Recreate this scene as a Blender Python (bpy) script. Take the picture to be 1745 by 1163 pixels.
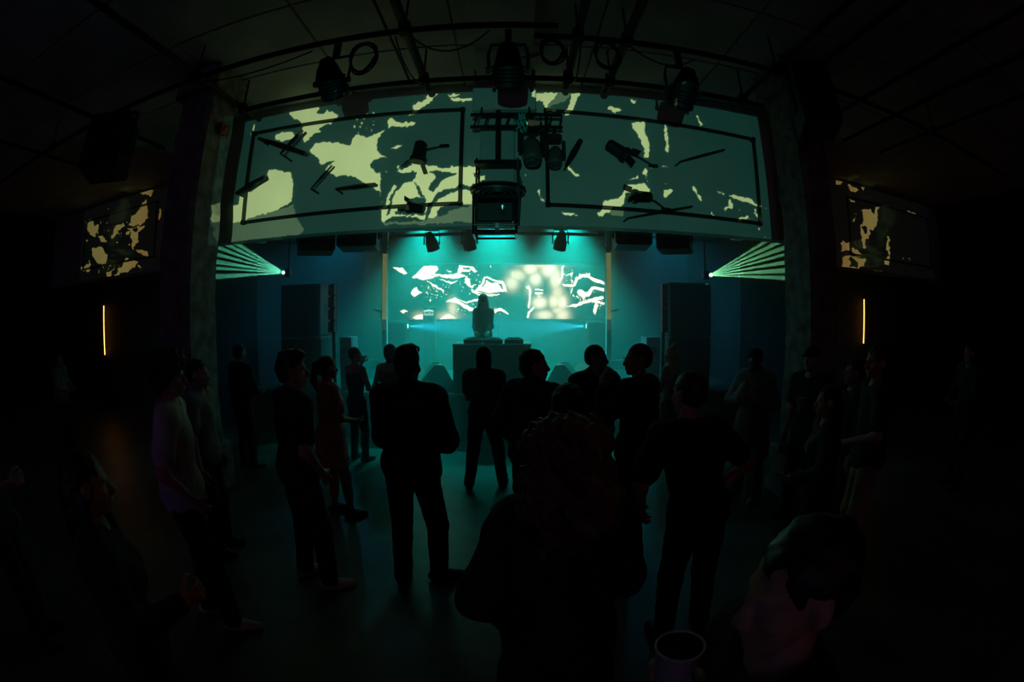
import bpy, math, random
import numpy as np
from mathutils import Vector, Matrix

random.seed(7)
rng = np.random.default_rng(11)
scn = bpy.context.scene
COL = scn.collection
for o in list(bpy.data.objects):
    bpy.data.objects.remove(o)

# ------------------------------------------------------------------ camera, world, exposure
FPX, PITCH, HC = 790.0, math.radians(3.2), 2.0        # 16 mm fisheye, held overhead
cam_d = bpy.data.cameras.new('camera')
cam_d.type = 'PANO'
for holder in (cam_d, getattr(cam_d, 'cycles', None)):
    if holder is not None and hasattr(holder, 'panorama_type'):
        holder.panorama_type = 'FISHEYE_EQUISOLID'
        holder.fisheye_lens = FPX * 36.0 / 1745.0
        holder.fisheye_fov = math.radians(200)
cam_d.sensor_width = 36.0
cam_d.sensor_height = 24.0
cam_d.sensor_fit = 'HORIZONTAL'
cam_d.clip_start = 0.02
cam = bpy.data.objects.new('camera', cam_d)
COL.objects.link(cam)
cam.location = (0, 0, HC)
cam.rotation_euler = (math.pi / 2 - PITCH, 0, 0)
scn.camera = cam

world = bpy.data.worlds.new('night')
scn.world = world
world.use_nodes = True
world.node_tree.nodes['Background'].inputs[0].default_value = (0.004, 0.006, 0.014, 1)
world.node_tree.nodes['Background'].inputs[1].default_value = 0.2

vs = scn.view_settings
vs.view_transform = 'Standard'
vs.look = 'None'
vs.exposure = 0.0
vs.gamma = 1.0
vs.use_curve_mapping = False
cy = scn.cycles
cy.use_denoising = True
cy.use_adaptive_sampling = True
cy.adaptive_threshold = 0.02
cy.max_bounces = 4
cy.diffuse_bounces = 2
cy.glossy_bounces = 2
cy.transmission_bounces = 3
cy.volume_bounces = 0
cy.transparent_max_bounces = 8
cy.sample_clamp_indirect = 4.0
cy.caustics_reflective = False
cy.caustics_refractive = False

TEAL = (0.02, 0.86, 0.72)
def lamp(name, kind, loc, energy, color, aim=None, **kw):
    d = bpy.data.lights.new(name, kind)
    d.energy = energy
    d.color = color
    for k, v in kw.items():
        setattr(d, k, v)
    o = bpy.data.objects.new(name, d)
    COL.objects.link(o)
    o.location = loc
    if aim is not None:
        o.rotation_euler = (Vector(aim) - Vector(loc)).to_track_quat('-Z', 'Y').to_euler()
    return o

WASH = [(-1.7, 9.5, 4.25), (-0.3, 9.5, 4.25), (1.1, 9.5, 4.25)]
for w_ in WASH:      # teal wash lanterns hung high behind the LED wall's top edge, pointing out over the stage
    lamp('stage_wash', 'SPOT', w_, 1650, (0.0, 0.80, 0.64), aim=(w_[0] * 1.05, 9.0, 0.8), spot_size=math.radians(84), spot_blend=0.9, shadow_soft_size=0.1)

for x_ in (-3.7, 3.1):    # blue side lanterns
    lamp('stage_side_wash', 'SPOT', (x_, 9.5, 4.25), 130, (0.0, 0.42, 0.70), aim=(x_, 7.6, 0.8), spot_size=math.radians(90), spot_blend=1.0, shadow_soft_size=0.1)

# ------------------------------------------------------------------ camera mathematics (pixel -> world point at a chosen depth)
CXP, CYP = 872.5, 581.5
def ray(x, y):
    dx, dy = x - CXP, CYP - y
    r = max(math.hypot(dx, dy), 1e-9)
    th = 2 * math.asin(min(r / (2 * FPX), 1))
    s = math.sin(th) / r
    a, b, c = dx * s, math.cos(th), dy * s
    return Vector((a, b * math.cos(PITCH) + c * math.sin(PITCH), -b * math.sin(PITCH) + c * math.cos(PITCH)))
def at(x, y, Y):
    d = ray(x, y)
    return d * (Y / d.y) + Vector((0, 0, HC))
def proj_np(X, Y, Z):
    v2 = Z - HC
    b = Y * math.cos(PITCH) - v2 * math.sin(PITCH)
    c = Y * math.sin(PITCH) + v2 * math.cos(PITCH)
    n = np.sqrt(X * X + Y * Y + v2 * v2)
    r = 2 * FPX * np.sin(np.arccos(b / n) / 2)
    q = np.hypot(X, c) + 1e-9
    return CXP + X / q * r, CYP - c / q * r

# ------------------------------------------------------------------ materials
MATS = {}
def M(name, col, rough=0.75, metal=0.0, var=0.18, scale=9.0, bump=0.0, spec=0.4, emit=None, estr=0.0):
    if name in MATS:
        return MATS[name]
    m = bpy.data.materials.new(name)
    m.use_nodes = True
    nt = m.node_tree
    b = nt.nodes['Principled BSDF']
    b.inputs['Roughness'].default_value = rough
    b.inputs['Metallic'].default_value = metal
    b.inputs['Specular IOR Level'].default_value = spec
    tc = nt.nodes.new('ShaderNodeTexCoord')
    nz = nt.nodes.new('ShaderNodeTexNoise')
    nz.inputs['Scale'].default_value = scale
    nz.inputs['Detail'].default_value = 4
    nt.links.new(tc.outputs['Object'], nz.inputs['Vector'])
    rp = nt.nodes.new('ShaderNodeValToRGB')
    rp.color_ramp.elements[0].position = 0.3
    rp.color_ramp.elements[1].position = 0.7
    rp.color_ramp.elements[0].color = [c * (1 - var) for c in col] + [1]
    rp.color_ramp.elements[1].color = [min(1, c * (1 + var)) for c in col] + [1]
    nt.links.new(nz.outputs['Fac'], rp.inputs['Fac'])
    nt.links.new(rp.outputs['Color'], b.inputs['Base Color'])
    if bump:
        bp = nt.nodes.new('ShaderNodeBump')
        bp.inputs['Strength'].default_value = bump
        bp.inputs['Distance'].default_value = 0.02
        nt.links.new(nz.outputs['Fac'], bp.inputs['Height'])
        nt.links.new(bp.outputs['Normal'], b.inputs['Normal'])
    if emit:
        b.inputs['Emission Color'].default_value = (*emit, 1)
        b.inputs['Emission Strength'].default_value = estr
    MATS[name] = m
    return m

black_metal = M('black_metal', (0.008, 0.008, 0.010), 0.6, 0.0, spec=0.2)
dark_plastic = M('dark_plastic', (0.015, 0.015, 0.018), 0.5)
rubber = M('cable_rubber', (0.012, 0.012, 0.013), 0.7)
grille_m = M('speaker_grille', (0.02, 0.02, 0.022), 0.8, 0.1, 0.4, 60, 0.3)
steel = M('brushed_steel', (0.35, 0.36, 0.37), 0.35, 0.9)
white_paint = M('white_paint', (0.55, 0.56, 0.53), 0.85, 0, 0.06, 2.0, 0.1)
pale_wood = M('pale_post_paint', (0.36, 0.52, 0.46), 0.8, 0, 0.15, 5.0)
concrete = M('rough_concrete', (0.24, 0.23, 0.22), 0.92, 0, 0.45, 7.0, 0.6)
ceil_m = M('ceiling_board', (0.42, 0.42, 0.40), 0.9, 0, 0.2, 1.3, 0.1)
navy_wall = M('dark_wall_paint', (0.012, 0.014, 0.02), 0.9, 0, 0.3, 2.0)
stage_m = M('stage_board', (0.05, 0.055, 0.06), 0.6, 0, 0.3, 4.0)

# ------------------------------------------------------------------ mesh helpers
class MB:
    def __init__(self):
        self.v, self.f = [], []
    def add(self, vs_, fs):
        n = len(self.v)
        self.v += [tuple(p) for p in vs_]
        self.f += [tuple(i + n for i in q) for q in fs]
        return self
    def box(self, lo, hi, c=0.0, rot=None, org=None):
        """box with chamfered edges of size c"""
        lo, hi = Vector(lo), Vector(hi)
        if c <= 0:
            P = [Vector((x, y, z)) for z in (lo.z, hi.z) for y in (lo.y, hi.y) for x in (lo.x, hi.x)]
            F = [(0, 2, 3, 1), (4, 5, 7, 6), (0, 1, 5, 4), (2, 6, 7, 3), (0, 4, 6, 2), (1, 3, 7, 5)]
        else:
            P, F = [], []
            def ring(x0, x1, y0, y1, z, k):
                return [Vector(p) for p in ((x0 + k, y0, z), (x1 - k, y0, z), (x1, y0 + k, z), (x1, y1 - k, z), (x1 - k, y1, z), (x0 + k, y1, z), (x0, y1 - k, z), (x0, y0 + k, z))]
            P += ring(lo.x + c, hi.x - c, lo.y + c, hi.y - c, lo.z, c * 0.4)
            P += ring(lo.x, hi.x, lo.y, hi.y, lo.z + c, c)
            P += ring(lo.x, hi.x, lo.y, hi.y, hi.z - c, c)
            P += ring(lo.x + c, hi.x - c, lo.y + c, hi.y - c, hi.z, c * 0.4)
            for k in range(3):
                for i in range(8):
                    j = (i + 1) % 8
                    F.append((k * 8 + i, k * 8 + j, k * 8 + 8 + j, k * 8 + 8 + i))
            F.append(tuple(reversed(range(8))))
            F.append(tuple(range(24, 32)))
        if rot is not None:
            o = Vector(org) if org is not None else (lo + hi) / 2
            P = [o + rot @ (p - o) for p in P]
        return self.add(P, F)
    def tube(self, pts, r, n=8, cap=True):
        pts = [Vector(p) for p in pts]
        rs = r if isinstance(r, (list, tuple)) else [r] * len(pts)
        P, F = [], []
        up = None
        for i, p in enumerate(pts):
            t = (pts[min(i + 1, len(pts) - 1)] - pts[max(i - 1, 0)]).normalized()
            if up is None:
                up = Vector((0, 0, 1)) if abs(t.z) < 0.9 else Vector((1, 0, 0))
            a = t.cross(up)
            if a.length < 1e-4:
                a = t.cross(Vector((0.3, 1, 0.2)))
            a.normalize()
            b = a.cross(t).normalized()
            up = b
            for k in range(n):
                an = 2 * math.pi * k / n
                P.append(p + (a * math.cos(an) + b * math.sin(an)) * rs[i])
        for i in range(len(pts) - 1):
            for k in range(n):
                j = (k + 1) % n
                F.append((i * n + k, i * n + j, (i + 1) * n + j, (i + 1) * n + k))
        if cap:
            F.append(tuple(reversed(range(n))))
            F.append(tuple(range((len(pts) - 1) * n, len(pts) * n)))
        return self.add(P, F)
    def lathe(self, prof, c=(0, 0, 0), axis=(0, 0, 1), n=20):
        """prof: list of (radius, height along axis)"""
        ax = Vector(axis).normalized()
        a = ax.orthogonal().normalized()
        b = ax.cross(a)
        c = Vector(c)
        P, F = [], []
        for (r, h) in prof:
            for k in range(n):
                an = 2 * math.pi * k / n
                P.append(c + ax * h + (a * math.cos(an) + b * math.sin(an)) * r)
        for i in range(len(prof) - 1):
            for k in range(n):
                j = (k + 1) % n
                F.append((i * n + k, i * n + j, (i + 1) * n + j, (i + 1) * n + k))
        if prof[0][0] > 1e-4:
            F.append(tuple(reversed(range(n))))
        if prof[-1][0] > 1e-4:
            F.append(tuple(range((len(prof) - 1) * n, len(prof) * n)))
        return self.add(P, F)
    def prism(self, poly, y0, y1):
        """polygon in XZ extruded in Y"""
        n = len(poly)
        P = [(x, y0, z) for x, z in poly] + [(x, y1, z) for x, z in poly]
        F = [tuple(range(n)), tuple(reversed(range(n, 2 * n)))]
        for i in range(n):
            j = (i + 1) % n
            F.append((i, i + n, j + n, j))
        return self.add(P, F)
    def build(self, name, mat, parent=None, smooth=False):
        me = bpy.data.meshes.new(name)
        me.from_pydata(self.v, [], self.f)
        me.validate()
        return link(name, me, mat, parent, smooth)

def link(name, me, mat, parent=None, smooth=False):
    o = bpy.data.objects.new(name, me)
    COL.objects.link(o)
    if mat is not None and not me.materials:
        me.materials.append(mat)
    if parent is not None:
        o.parent = parent
    if smooth:
        me.polygons.foreach_set('use_smooth', [True] * len(me.polygons))
    return o
def tag(o, label, cat=None, group=None, kind=None):
    o['label'] = label
    if cat: o['category'] = cat
    if group: o['group'] = group
    if kind: o['kind'] = kind
    return o
def empty(name, loc=(0, 0, 0), rz=0.0):
    o = bpy.data.objects.new(name, None)
    COL.objects.link(o)
    o.location = loc
    o.rotation_euler = (0, 0, rz)
    return o
def thing(name, label, cat, loc=(0, 0, 0), rz=0.0, group=None):
    return tag(empty(name, loc, rz), label, cat, group)
def struct(o, label=None):
    o['kind'] = 'structure'
    if label: o['label'] = label
    return o

# ------------------------------------------------------------------ the room shell
ZC = 5.0
fl = M('worn_concrete_floor', (0.085, 0.082, 0.08), 0.42, 0, 0.5, 1.7, 0.05, 0.5)
struct(MB().box((-13.2, -6.2, -0.2), (11.2, 12.2, 0)).build('floor', fl), 'worn grey concrete floor of the club')
ceil = struct(MB().box((-13.2, -6.2, ZC + 0.03), (11.2, 12.2, ZC + 0.3)).build('ceiling', ceil_m), 'dark boarded ceiling with seams')
pm = None
for ix in range(12):
    for iy in range(7):
        x0, y0 = -9.6 + ix * 1.5, -1.6 + iy * 1.2
        if y0 > 5.2: continue
        if pm is None:
            p = MB().box((0.012, 0.012, 0), (1.488, 1.188, 0.05), 0.006).build('board', ceil_m, ceil)
            pm = p.data
        else:
            p = link('board', pm, None, ceil)
        p.location = (x0, y0, ZC - 0.012 + 0.006 * ((ix * 7 + iy * 3) % 3))
struct(MB().box((-13.2, 10.35, 0), (11.2, 10.6, ZC + 0.1)).build('wall_back', navy_wall))
struct(MB().box((-13.2, -6.2, 0), (11.2, -5.9, ZC + 0.1)).build('wall_rear', navy_wall))
struct(MB().box((-13.2, -6.2, 0), (-12.9, 11.9, ZC + 0.1)).build('wall_left', navy_wall))
struct(MB().box((10.9, -6.2, 0), (11.2, 11.9, ZC + 0.1)).build('wall_right', navy_wall))
# side walls beside the stage: dark below, white board above
for s, xa, xb in (('stage_left', -13.0, -4.75), ('stage_right', 4.15, 11.0)):
    w = struct(MB().box((xa, 7.62, 0), (xb, 7.85, 3.05)).build('wall_' + s, navy_wall))
    ua, ub = (xa, -7.3) if xa < 0 else (6.45, xb)
    MB().box((ua, 7.56, 3.05), (ub, 7.62, ZC)).build('upper_panel', white_paint, w)
    MB().box((xa, 7.62, 3.05), (xb, 7.85, ZC)).build('upper_wall', navy_wall, w)
struct(MB().box((-4.95, 7.85, 0), (-4.75, 10.35, ZC)).build('wall_stage_side_left', navy_wall))
struct(MB().box((4.15, 7.85, 0), (4.35, 10.35, ZC)).build('wall_stage_side_right', navy_wall))
bulk = struct(MB().box((-4.75, 5.4, 3.06), (4.15, 5.62, ZC)).build('wall_bulkhead', white_paint), 'white bulkhead hanging above the stage front, covered in projected shapes')
MB().box((-4.75, 5.62, 3.4), (-4.55, 7.6, ZC)).build('return_panel', white_paint, bulk)
MB().box((3.95, 5.62, 3.4), (4.15, 7.6, ZC)).build('return_panel', white_paint, bulk)
# ceiling beam down the middle with its drop at the bulkhead
bm = struct(MB().box((-0.40, -1.6, 4.80), (0.22, 5.0, ZC), 0.012).build('trim_1', ceil_m), 'boxed ceiling beam running down the middle')
MB().box((-0.46, 5.0, 4.42), (0.28, 5.4, ZC), 0.012).build('drop_box', ceil_m, bm)
MB().box((-0.38, 5.22, 3.55), (0.03, 5.4, 4.42), 0.012).build('pilaster', ceil_m, bm)

# concrete columns
def column(x0, x1, y0, y1, name, label):
    P, F = [], []
    nz, prof = 46, []
    c = 0.05
    base = [(x0 + c, y0), ((x0 + x1) / 2, y0), (x1 - c, y0), (x1, y0 + c), (x1, (y0 + y1) / 2), (x1, y1 - c), (x1 - c, y1), ((x0 + x1) / 2, y1), (x0 + c, y1), (x0, y1 - c), (x0, (y0 + y1) / 2), (x0, y0 + c)]
    cx, cyy = (x0 + x1) / 2, (y0 + y1) / 2
    n = len(base)
    for k in range(nz):
        z = ZC * k / (nz - 1)
        for i, (x, y) in enumerate(base):
            e = 1 + 0.018 * math.sin(z * 5.1 + i * 2.3) + 0.02 * random.uniform(-1, 1)
            P.append((cx + (x - cx) * e, cyy + (y - cyy) * e, z))
    for k in range(nz - 1):
        for i in range(n):
            j = (i + 1) % n
            F.append((k * n + i, k * n + j, (k + 1) * n + j, (k + 1) * n + i))
    root = struct(MB().add(P, F).build(name, concrete), label)
    MB().box((x0 - 0.06, y0 - 0.06, 0), (x1 + 0.06, y1 + 0.06, 0.58), 0.03).build('plinth', concrete, root)
    MB().box((x0 - 0.08, y0 - 0.08, 4.62), (x1 + 0.08, y1 + 0.08, ZC), 0.03).build('capital', concrete, root)
    return root
column(-3.91, -3.39, 3.9, 4.5, 'column', 'rough concrete column with a small red box near its top')
column(3.04, 3.45, 3.9, 4.5, 'column', 'rough concrete column behind the man holding a clear cup')

# ------------------------------------------------------------------ haze over the stage
hm = bpy.data.materials.new('stage_haze')
hm.use_nodes = True
hm.node_tree.nodes.clear()
ho = hm.node_tree.nodes.new('ShaderNodeOutputMaterial')
hs = hm.node_tree.nodes.new('ShaderNodeVolumeScatter')
hs.inputs['Color'].default_value = (0.45, 0.96, 1.0, 1)
hs.inputs['Density'].default_value = 0.17
hs.inputs['Anisotropy'].default_value = 0.35
hm.node_tree.links.new(hs.outputs[0], ho.inputs['Volume'])
tag(MB().box((-6.6, 4.9, 0.02), (5.9, 10.33, 4.95)).build('haze', hm), 'thin teal haze hanging over the stage', 'haze', kind='stuff')

# ------------------------------------------------------------------ pattern fields (traced light shapes)
_wr = np.random.default_rng(5)
_WV = [(math.cos(a), math.sin(a), k, p_) for a, k, p_ in zip(_wr.uniform(0, 6.283, 10), _wr.uniform(0.55, 1.7, 10), _wr.uniform(0, 6.283, 10))]
def wob(x, y, f, ph=0.0):
    s_ = 0
    for i_, (ca, sa, k_, p_) in enumerate(_WV):
        s_ = s_ + np.sin((x * ca + y * sa) * f * k_ * 1.3 + p_ + ph * (i_ + 1) * 1.7)
    return s_ / 4.2
def inpoly(px, py, poly):
    res = np.zeros(px.shape, bool)
    q = np.array(poly, float)
    lo, hi = q.min(0) - 3, q.max(0) + 3
    m = (px > lo[0]) & (px < hi[0]) & (py > lo[1]) & (py < hi[1])
    if not m.any():
        return res
    x, y = px[m], py[m]
    r = np.zeros(x.shape, bool)
    j = len(q) - 1
    for i in range(len(q)):
        (xi, yi), (xj, yj) = q[i], q[j]
        c = (yi > y) != (yj > y)
        with np.errstate(divide='ignore', invalid='ignore'):
            r ^= c & (x < (xj - xi) * (y - yi) / (yj - yi + 1e-12) + xi)
        j = i
    res[m] = r
    return res
def crop(polys, ox, oy, sc):
    return [[(ox + u / sc, oy + v / sc) for u, v in p] for p in polys]

BL, DK = [], []
k4 = (360, 150, 3.49)
BL += crop([
 [(465,130),(638,92),(640,110),(615,155),(690,132),(760,165),(730,200),(680,220),(640,245),(655,268),(600,280),(565,312),(545,320),(540,280),(550,235),(520,195),(480,180)],
 [(585,365),(620,330),(700,315),(760,330),(830,350),(840,320),(870,270),(930,290),(1000,270),(1040,240),(990,310),(985,360),(1010,400),(1055,410),(1000,420),(950,450),(960,490),(1005,510),(1005,625),(960,595),(890,560),(860,520),(735,530),(700,500),(660,485),(640,430),(600,395)],
 [(370,290),(400,265),(470,255),(500,275),(480,305),(430,320),(385,310)],
 [(95,710),(165,700),(165,650),(200,635),(255,590),(325,555),(325,520),(345,490),(400,487),(470,500),(480,545),(490,640),(470,680),(400,720),(330,745),(200,780),(100,815)],
 [(1090,490),(1180,470),(1200,430),(1260,440),(1265,460),(1340,460),(1350,470),(1625,468),(1625,550),(1560,575),(1570,630),(1625,632),(1625,648),(1555,650),(1550,690),(1440,690),(1380,705),(1340,740),(1340,770),(1270,785),(1150,760),(1060,770),(1030,800),(1010,800),(1005,600),(1040,600),(1100,560)],
 [(1280,60),(1300,15),(1315,20),(1300,60)],
 [(1195,110),(1260,75),(1340,30),(1355,35),(1290,95),(1220,150),(1160,165),(1200,140)],
 [(1390,40),(1440,33),(1480,45),(1430,55)], [(1415,62),(1550,60),(1552,80),(1440,80)],
 [(1045,195),(1075,180),(1110,205),(1200,205),(1225,215),(1150,235),(1060,230)],
 [(940,345),(960,350),(980,400),(960,395)], [(240,290),(255,205),(263,207),(250,285)], [(95,460),(100,370),(112,366),(102,455)],
 [(1060,370),(1100,340),(1140,330),(1110,360)],
], *k4)
k5 = (840, 150, 3.49)
BL += crop([
 [(230,30),(390,28),(340,80),(320,125),(380,130),(380,145),(305,148),(300,85),(232,78)],
 [(475,30),(520,28),(470,150),(430,172),(425,140),(455,90)],
 [(690,105),(760,120),(765,130),(720,152),(695,130)], [(810,70),(855,70),(850,90),(820,90)], [(1055,95),(1085,88),(1065,105)],
 [(820,205),(895,205),(930,340),(930,410),(905,415),(905,370),(860,290)],
 [(1012,168),(1028,168),(1042,385),(1024,385)], [(1200,165),(1215,165),(1250,225),(1235,225)],
 [(200,240),(225,210),(278,208),(272,250),(215,255)], [(435,460),(455,465),(505,520),(500,530),(470,510)],
 [(888,490),(905,468),(925,480),(920,510),(935,570),(930,580),(915,520),(895,510)], [(1000,463),(1045,466),(1045,474),(1000,472)],
 [(620,750),(650,720),(660,675),(740,655),(785,600),(790,590),(850,565),(905,560),(935,610),(930,628),(785,625),(780,700),(700,710),(690,745),(630,765)],
 [(800,555),(860,522),(875,530),(830,550)], [(1015,615),(1040,600),(1075,595),(1045,640),(1035,660),(1018,655)],
 [(1185,570),(1200,585),(1245,665),(1235,672),(1200,610)], [(405,730),(450,735),(510,755),(500,762),(420,748)],
 [(1405,640),(1440,635),(1520,660),(1600,710),(1595,720),(1530,690),(1430,660)], [(1325,610),(1385,630),(1380,640),(1330,625)],
 [(1370,720),(1400,705),(1400,680),(1410,660),(1430,690),(1420,715),(1390,725)],
 [(1450,800),(1470,775),(1510,760),(1550,775),(1520,772),(1480,785),(1460,810)], [(1285,735),(1300,740),(1330,790),(1325,800),(1310,770)],
 [(1540,710),(1560,715),(1600,820),(1590,820)], [(265,600),(285,605),(280,630),(310,680),(300,680),(268,625)],
 [(190,515),(210,515),(205,530)], [(475,200),(485,205),(480,215)], [(930,470),(948,472),(940,480)], [(1020,562),(1038,565),(1030,575)],
], *k5)
DK += crop([
 [(640,110),(690,100),(700,125),(665,150),(615,155)],
 [(120,640),(190,590),(250,560),(325,520),(325,550),(255,580),(250,605),(200,635),(140,650)],
 [(1010,510),(1090,490),(1220,510),(1200,545),(1150,570),(1110,600),(1085,650),(1066,740),(1040,770),(1052,690),(1080,620),(1110,575),(1090,570),(1050,640),(1030,700),(1012,730)],
 [(1190,555),(1220,580),(1245,650),(1270,650),(1250,600),(1215,560)],
 [(1270,785),(1285,720),(1330,640),(1400,600),(1480,585),(1570,590),(1570,605),(1480,608),(1410,625),(1350,665),(1310,720),(1285,785)],
 [(1290,600),(1300,560),(1340,530),(1290,500),(1350,495),(1420,500),(1460,505),(1400,540),(1360,570),(1310,625)],
 [(1140,665),(1265,655),(1280,665),(1262,760),(1110,750),(1100,730),(1180,735),(1180,700)],
 [(945,450),(990,420),(1090,420),(1110,430),(1080,480),(1000,490),(950,475)],
 [(645,490),(665,455),(700,445),(735,435),(690,480),(640,535),(600,570)],
 [(735,535),(860,518),(860,545),(895,555),(690,590),(600,610),(640,560)],
 [(1560,500),(1625,480),(1625,530),(1580,525)], [(1440,690),(1485,690),(1480,708),(1425,708)],
 [(760,170),(810,150),(830,180),(800,250),(750,255),(745,200)],
], *k4)
DK += crop([[(780,572),(960,525),(965,532),(800,590)]], *k5)
MID = crop([[(95,815),(200,780),(330,745),(500,690),(500,750),(560,850),(500,880),(110,930)], [(1010,800),(1270,785),(1555,690),(1570,800),(1030,820)]], *k4) + crop([
 [(390,28),(475,30),(455,60),(330,120),(320,100)], [(690,745),(700,710),(780,705),(780,770),(700,765)], [(895,205),(905,210),(935,340),(930,345)]], *k5)
BLs = crop([
 [(505,345),(590,325),(600,310),(608,335),(600,355),(540,350)], [(515,475),(525,440),(560,400),(580,375),(590,400),(590,440),(570,465),(530,480)],
 [(512,490),(575,475),(570,490),(550,500),(550,540),(530,560),(530,575),(520,560)], [(335,465),(370,460),(385,490),(375,520),(345,500)],
 [(365,565),(400,560),(425,595),(420,625),(390,625),(375,600)], [(315,645),(350,630),(350,610),(358,625),(358,660),(345,660)],
 [(420,660),(480,640),(500,610),(550,620),(540,640),(500,660),(470,665),(465,685),(440,685)], [(535,570),(585,575),(590,600),(580,600),(560,585)],
 [(620,440),(632,410),(637,415),(630,460)], [(440,520),(460,480),(490,465),(495,480),(465,500),(445,530)], [(380,480),(392,470),(390,510),(410,520),(430,545),(400,540)],
], 0, 180, 2.326) + crop([
 [(287,290),(318,295),(305,318),(290,315)], [(340,305),(375,325),(370,345),(345,330)], [(385,322),(402,325),(395,338)],
 [(400,415),(425,410),(440,430),(445,400),(455,405),(450,470),(440,500),(425,490),(400,470)], [(388,475),(415,470),(425,495),(420,520),(405,530),(408,560),(395,560)],
 [(310,535),(330,545),(345,540),(350,565),(380,570),(400,595),(360,590),(340,575),(310,575)], [(310,595),(410,605),(400,640),(350,650),(315,650)],
 [(480,630),(490,600),(500,595),(502,635)], [(435,650),(455,660),(468,645),(455,675)], [(495,510),(503,520),(505,590),(498,590)], [(555,420),(605,425),(600,433)], [(340,370),(360,385),(355,390)],
], 1300, 180, 2.326)
DKs = crop([[(525,490),(545,485),(550,500),(530,510)], [(440,660),(460,645),(465,665),(450,680)]], 0, 180, 2.326) + crop([[(395,480),(412,478),(415,500),(400,505)], [(330,615),(360,605),(380,620),(380,640),(340,640),(350,625)]], 1300, 180, 2.326)

def field(px, py, bright, dark, mid, speck, warp=2.0):
    wx = px + warp * wob(px, py, 0.11, 0.3) + 0.7 * warp * wob(px, py, 0.41, 1.1)
    wy = py + warp * wob(px, py, 0.11, 2.3) + 0.7 * warp * wob(px, py, 0.41, 4.1)
    wx = wx + 0.35 * warp * wob(px, py, 1.3, 3.3); wy = wy + 0.35 * warp * wob(px, py, 1.3, 7.1)
    v = np.zeros(px.shape)
    for p in mid:
        v[inpoly(wx, wy, p)] = 0.5
    for p in bright:
        v[inpoly(wx, wy, p)] = 1.0
    for (cx, cyy, rx, ry, thr, f) in speck:
        w = np.clip(1 - ((px - cx) / rx) ** 2 - ((py - cyy) / ry) ** 2, 0, 1)
        nz = wob(wx, wy * 1.4, f, cx) + 0.6 * wob(wx * 1.1, wy, f * 2.3, cyy)
        v[(w > 0) & (nz * np.sqrt(w) > thr)] = 1.0
    for p in dark:
        v[inpoly(wx, wy, p)] = 0.0
    return v
def supersampled(fn, U, V, du, dv):
    s = 0
    for a in (-0.33, 0, 0.33):
        for b in (-0.33, 0, 0.33):
            s = s + fn(U + a * du, V + b * dv)
    return s / 9
def grid_mesh(name, P, nu, nv, val, mat, parent):
    idx = np.arange(nu * nv).reshape(nv, nu)
    f = np.stack([idx[:-1, :-1], idx[:-1, 1:], idx[1:, 1:], idx[1:, :-1]], -1).reshape(-1, 4)
    me = bpy.data.meshes.new(name)
    me.from_pydata(P.reshape(-1, 3).tolist(), [], f.tolist())
    at_ = me.attributes.new('val', 'FLOAT', 'POINT')
    at_.data.foreach_set('value', val.astype(np.float32).ravel())
    return link(name, me, mat, parent)

# ------------------------------------------------------------------ the video projector behind the crowd with its three slides
LP = Vector((-0.2, -2.0, 1.9))
SD = 0.30
def slide_mat(name, stops):
    m = bpy.data.materials.new(name)
    m.use_nodes = True
    nt = m.node_tree
    nt.nodes.clear()
    o = nt.nodes.new('ShaderNodeOutputMaterial')
    t = nt.nodes.new('ShaderNodeBsdfTransparent')
    a = nt.nodes.new('ShaderNodeAttribute')
    a.attribute_name = 'val'
    r = nt.nodes.new('ShaderNodeValToRGB')
    cr = r.color_ramp
    while len(cr.elements) < len(stops):
        cr.elements.new(0.5)
    for e, (p, c) in zip(cr.elements, stops):
        e.position = p
        e.color = (*c, 1)
    nt.links.new(a.outputs['Fac'], r.inputs['Fac'])
    nt.links.new(r.outputs['Color'], t.inputs['Color'])
    nt.links.new(t.outputs[0], o.inputs['Surface'])
    return m
dim, midc, bri = (0.010, 0.064, 0.050), (0.11, 0.23, 0.13), (0.70, 1.0, 0.44)
slide_main = slide_mat('slide_main', [(0.0, dim), (0.3, dim), (0.42, midc), (0.6, midc), (0.72, bri)])
slide_side = slide_mat('slide_side', [(0.0, (0.005, 0.011, 0.008)), (0.42, (0.005, 0.011, 0.008)), (0.58, (1.0, 0.85, 0.26))])
pr = thing('video_projector', 'black video projector on a tall stand behind the crowd', 'projector', LP)
def slide(name, x0, x1, z0, z1, Y, step, mat, bright, dark, mid, speck):
    nu, nv = int((x1 - x0) / step) + 1, int((z1 - z0) / step) + 1
    X, Z = np.meshgrid(np.linspace(x0, x1, nu), np.linspace(z0, z1, nv))
    def fn(U, V):
        px, py = proj_np(U, np.full(U.shape, Y), V)
        return field(px, py, bright, dark, mid, speck)
    val = supersampled(fn, X, Z, step, step)
    k = SD / (Y - LP.y)
    P = np.stack([(X - LP.x) * k, np.full(X.shape, SD), (Z - LP.z) * k], -1)
    return grid_mesh(name, P, nu, nv, val, mat, pr)
def spx(pts, k):
    return [(k[0] + u / k[2], k[1] + v / k[2], rx / k[2], ry / k[2], t, f) for u, v, rx, ry, t, f in pts]
sp_main = spx([(900, 210, 190, 120, 0.75, 0.30), (1250, 480, 200, 60, 0.8, 0.3), (1040, 560, 50, 120, 0.6, 0.35)], k4) + spx([(1500, 720, 190, 100, 1.0, 0.4), (1600, 860, 70, 50, 0.9, 0.4)], k5)
slide('slide', -4.0, 3.5, 3.0, 4.9, 5.4, 0.018, slide_main, BL, DK, MID, sp_main)
sp_side = spx([(450, 500, 170, 120, 1.0, 0.35), (470, 640, 120, 50, 0.9, 0.35)], (0, 180, 2.326)) + spx([(390, 450, 110, 90, 1.1, 0.35), (350, 580, 70, 60, 1.0, 0.4), (560, 620, 60, 30, 1.0, 0.4)], (1300, 180, 2.326))
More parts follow.
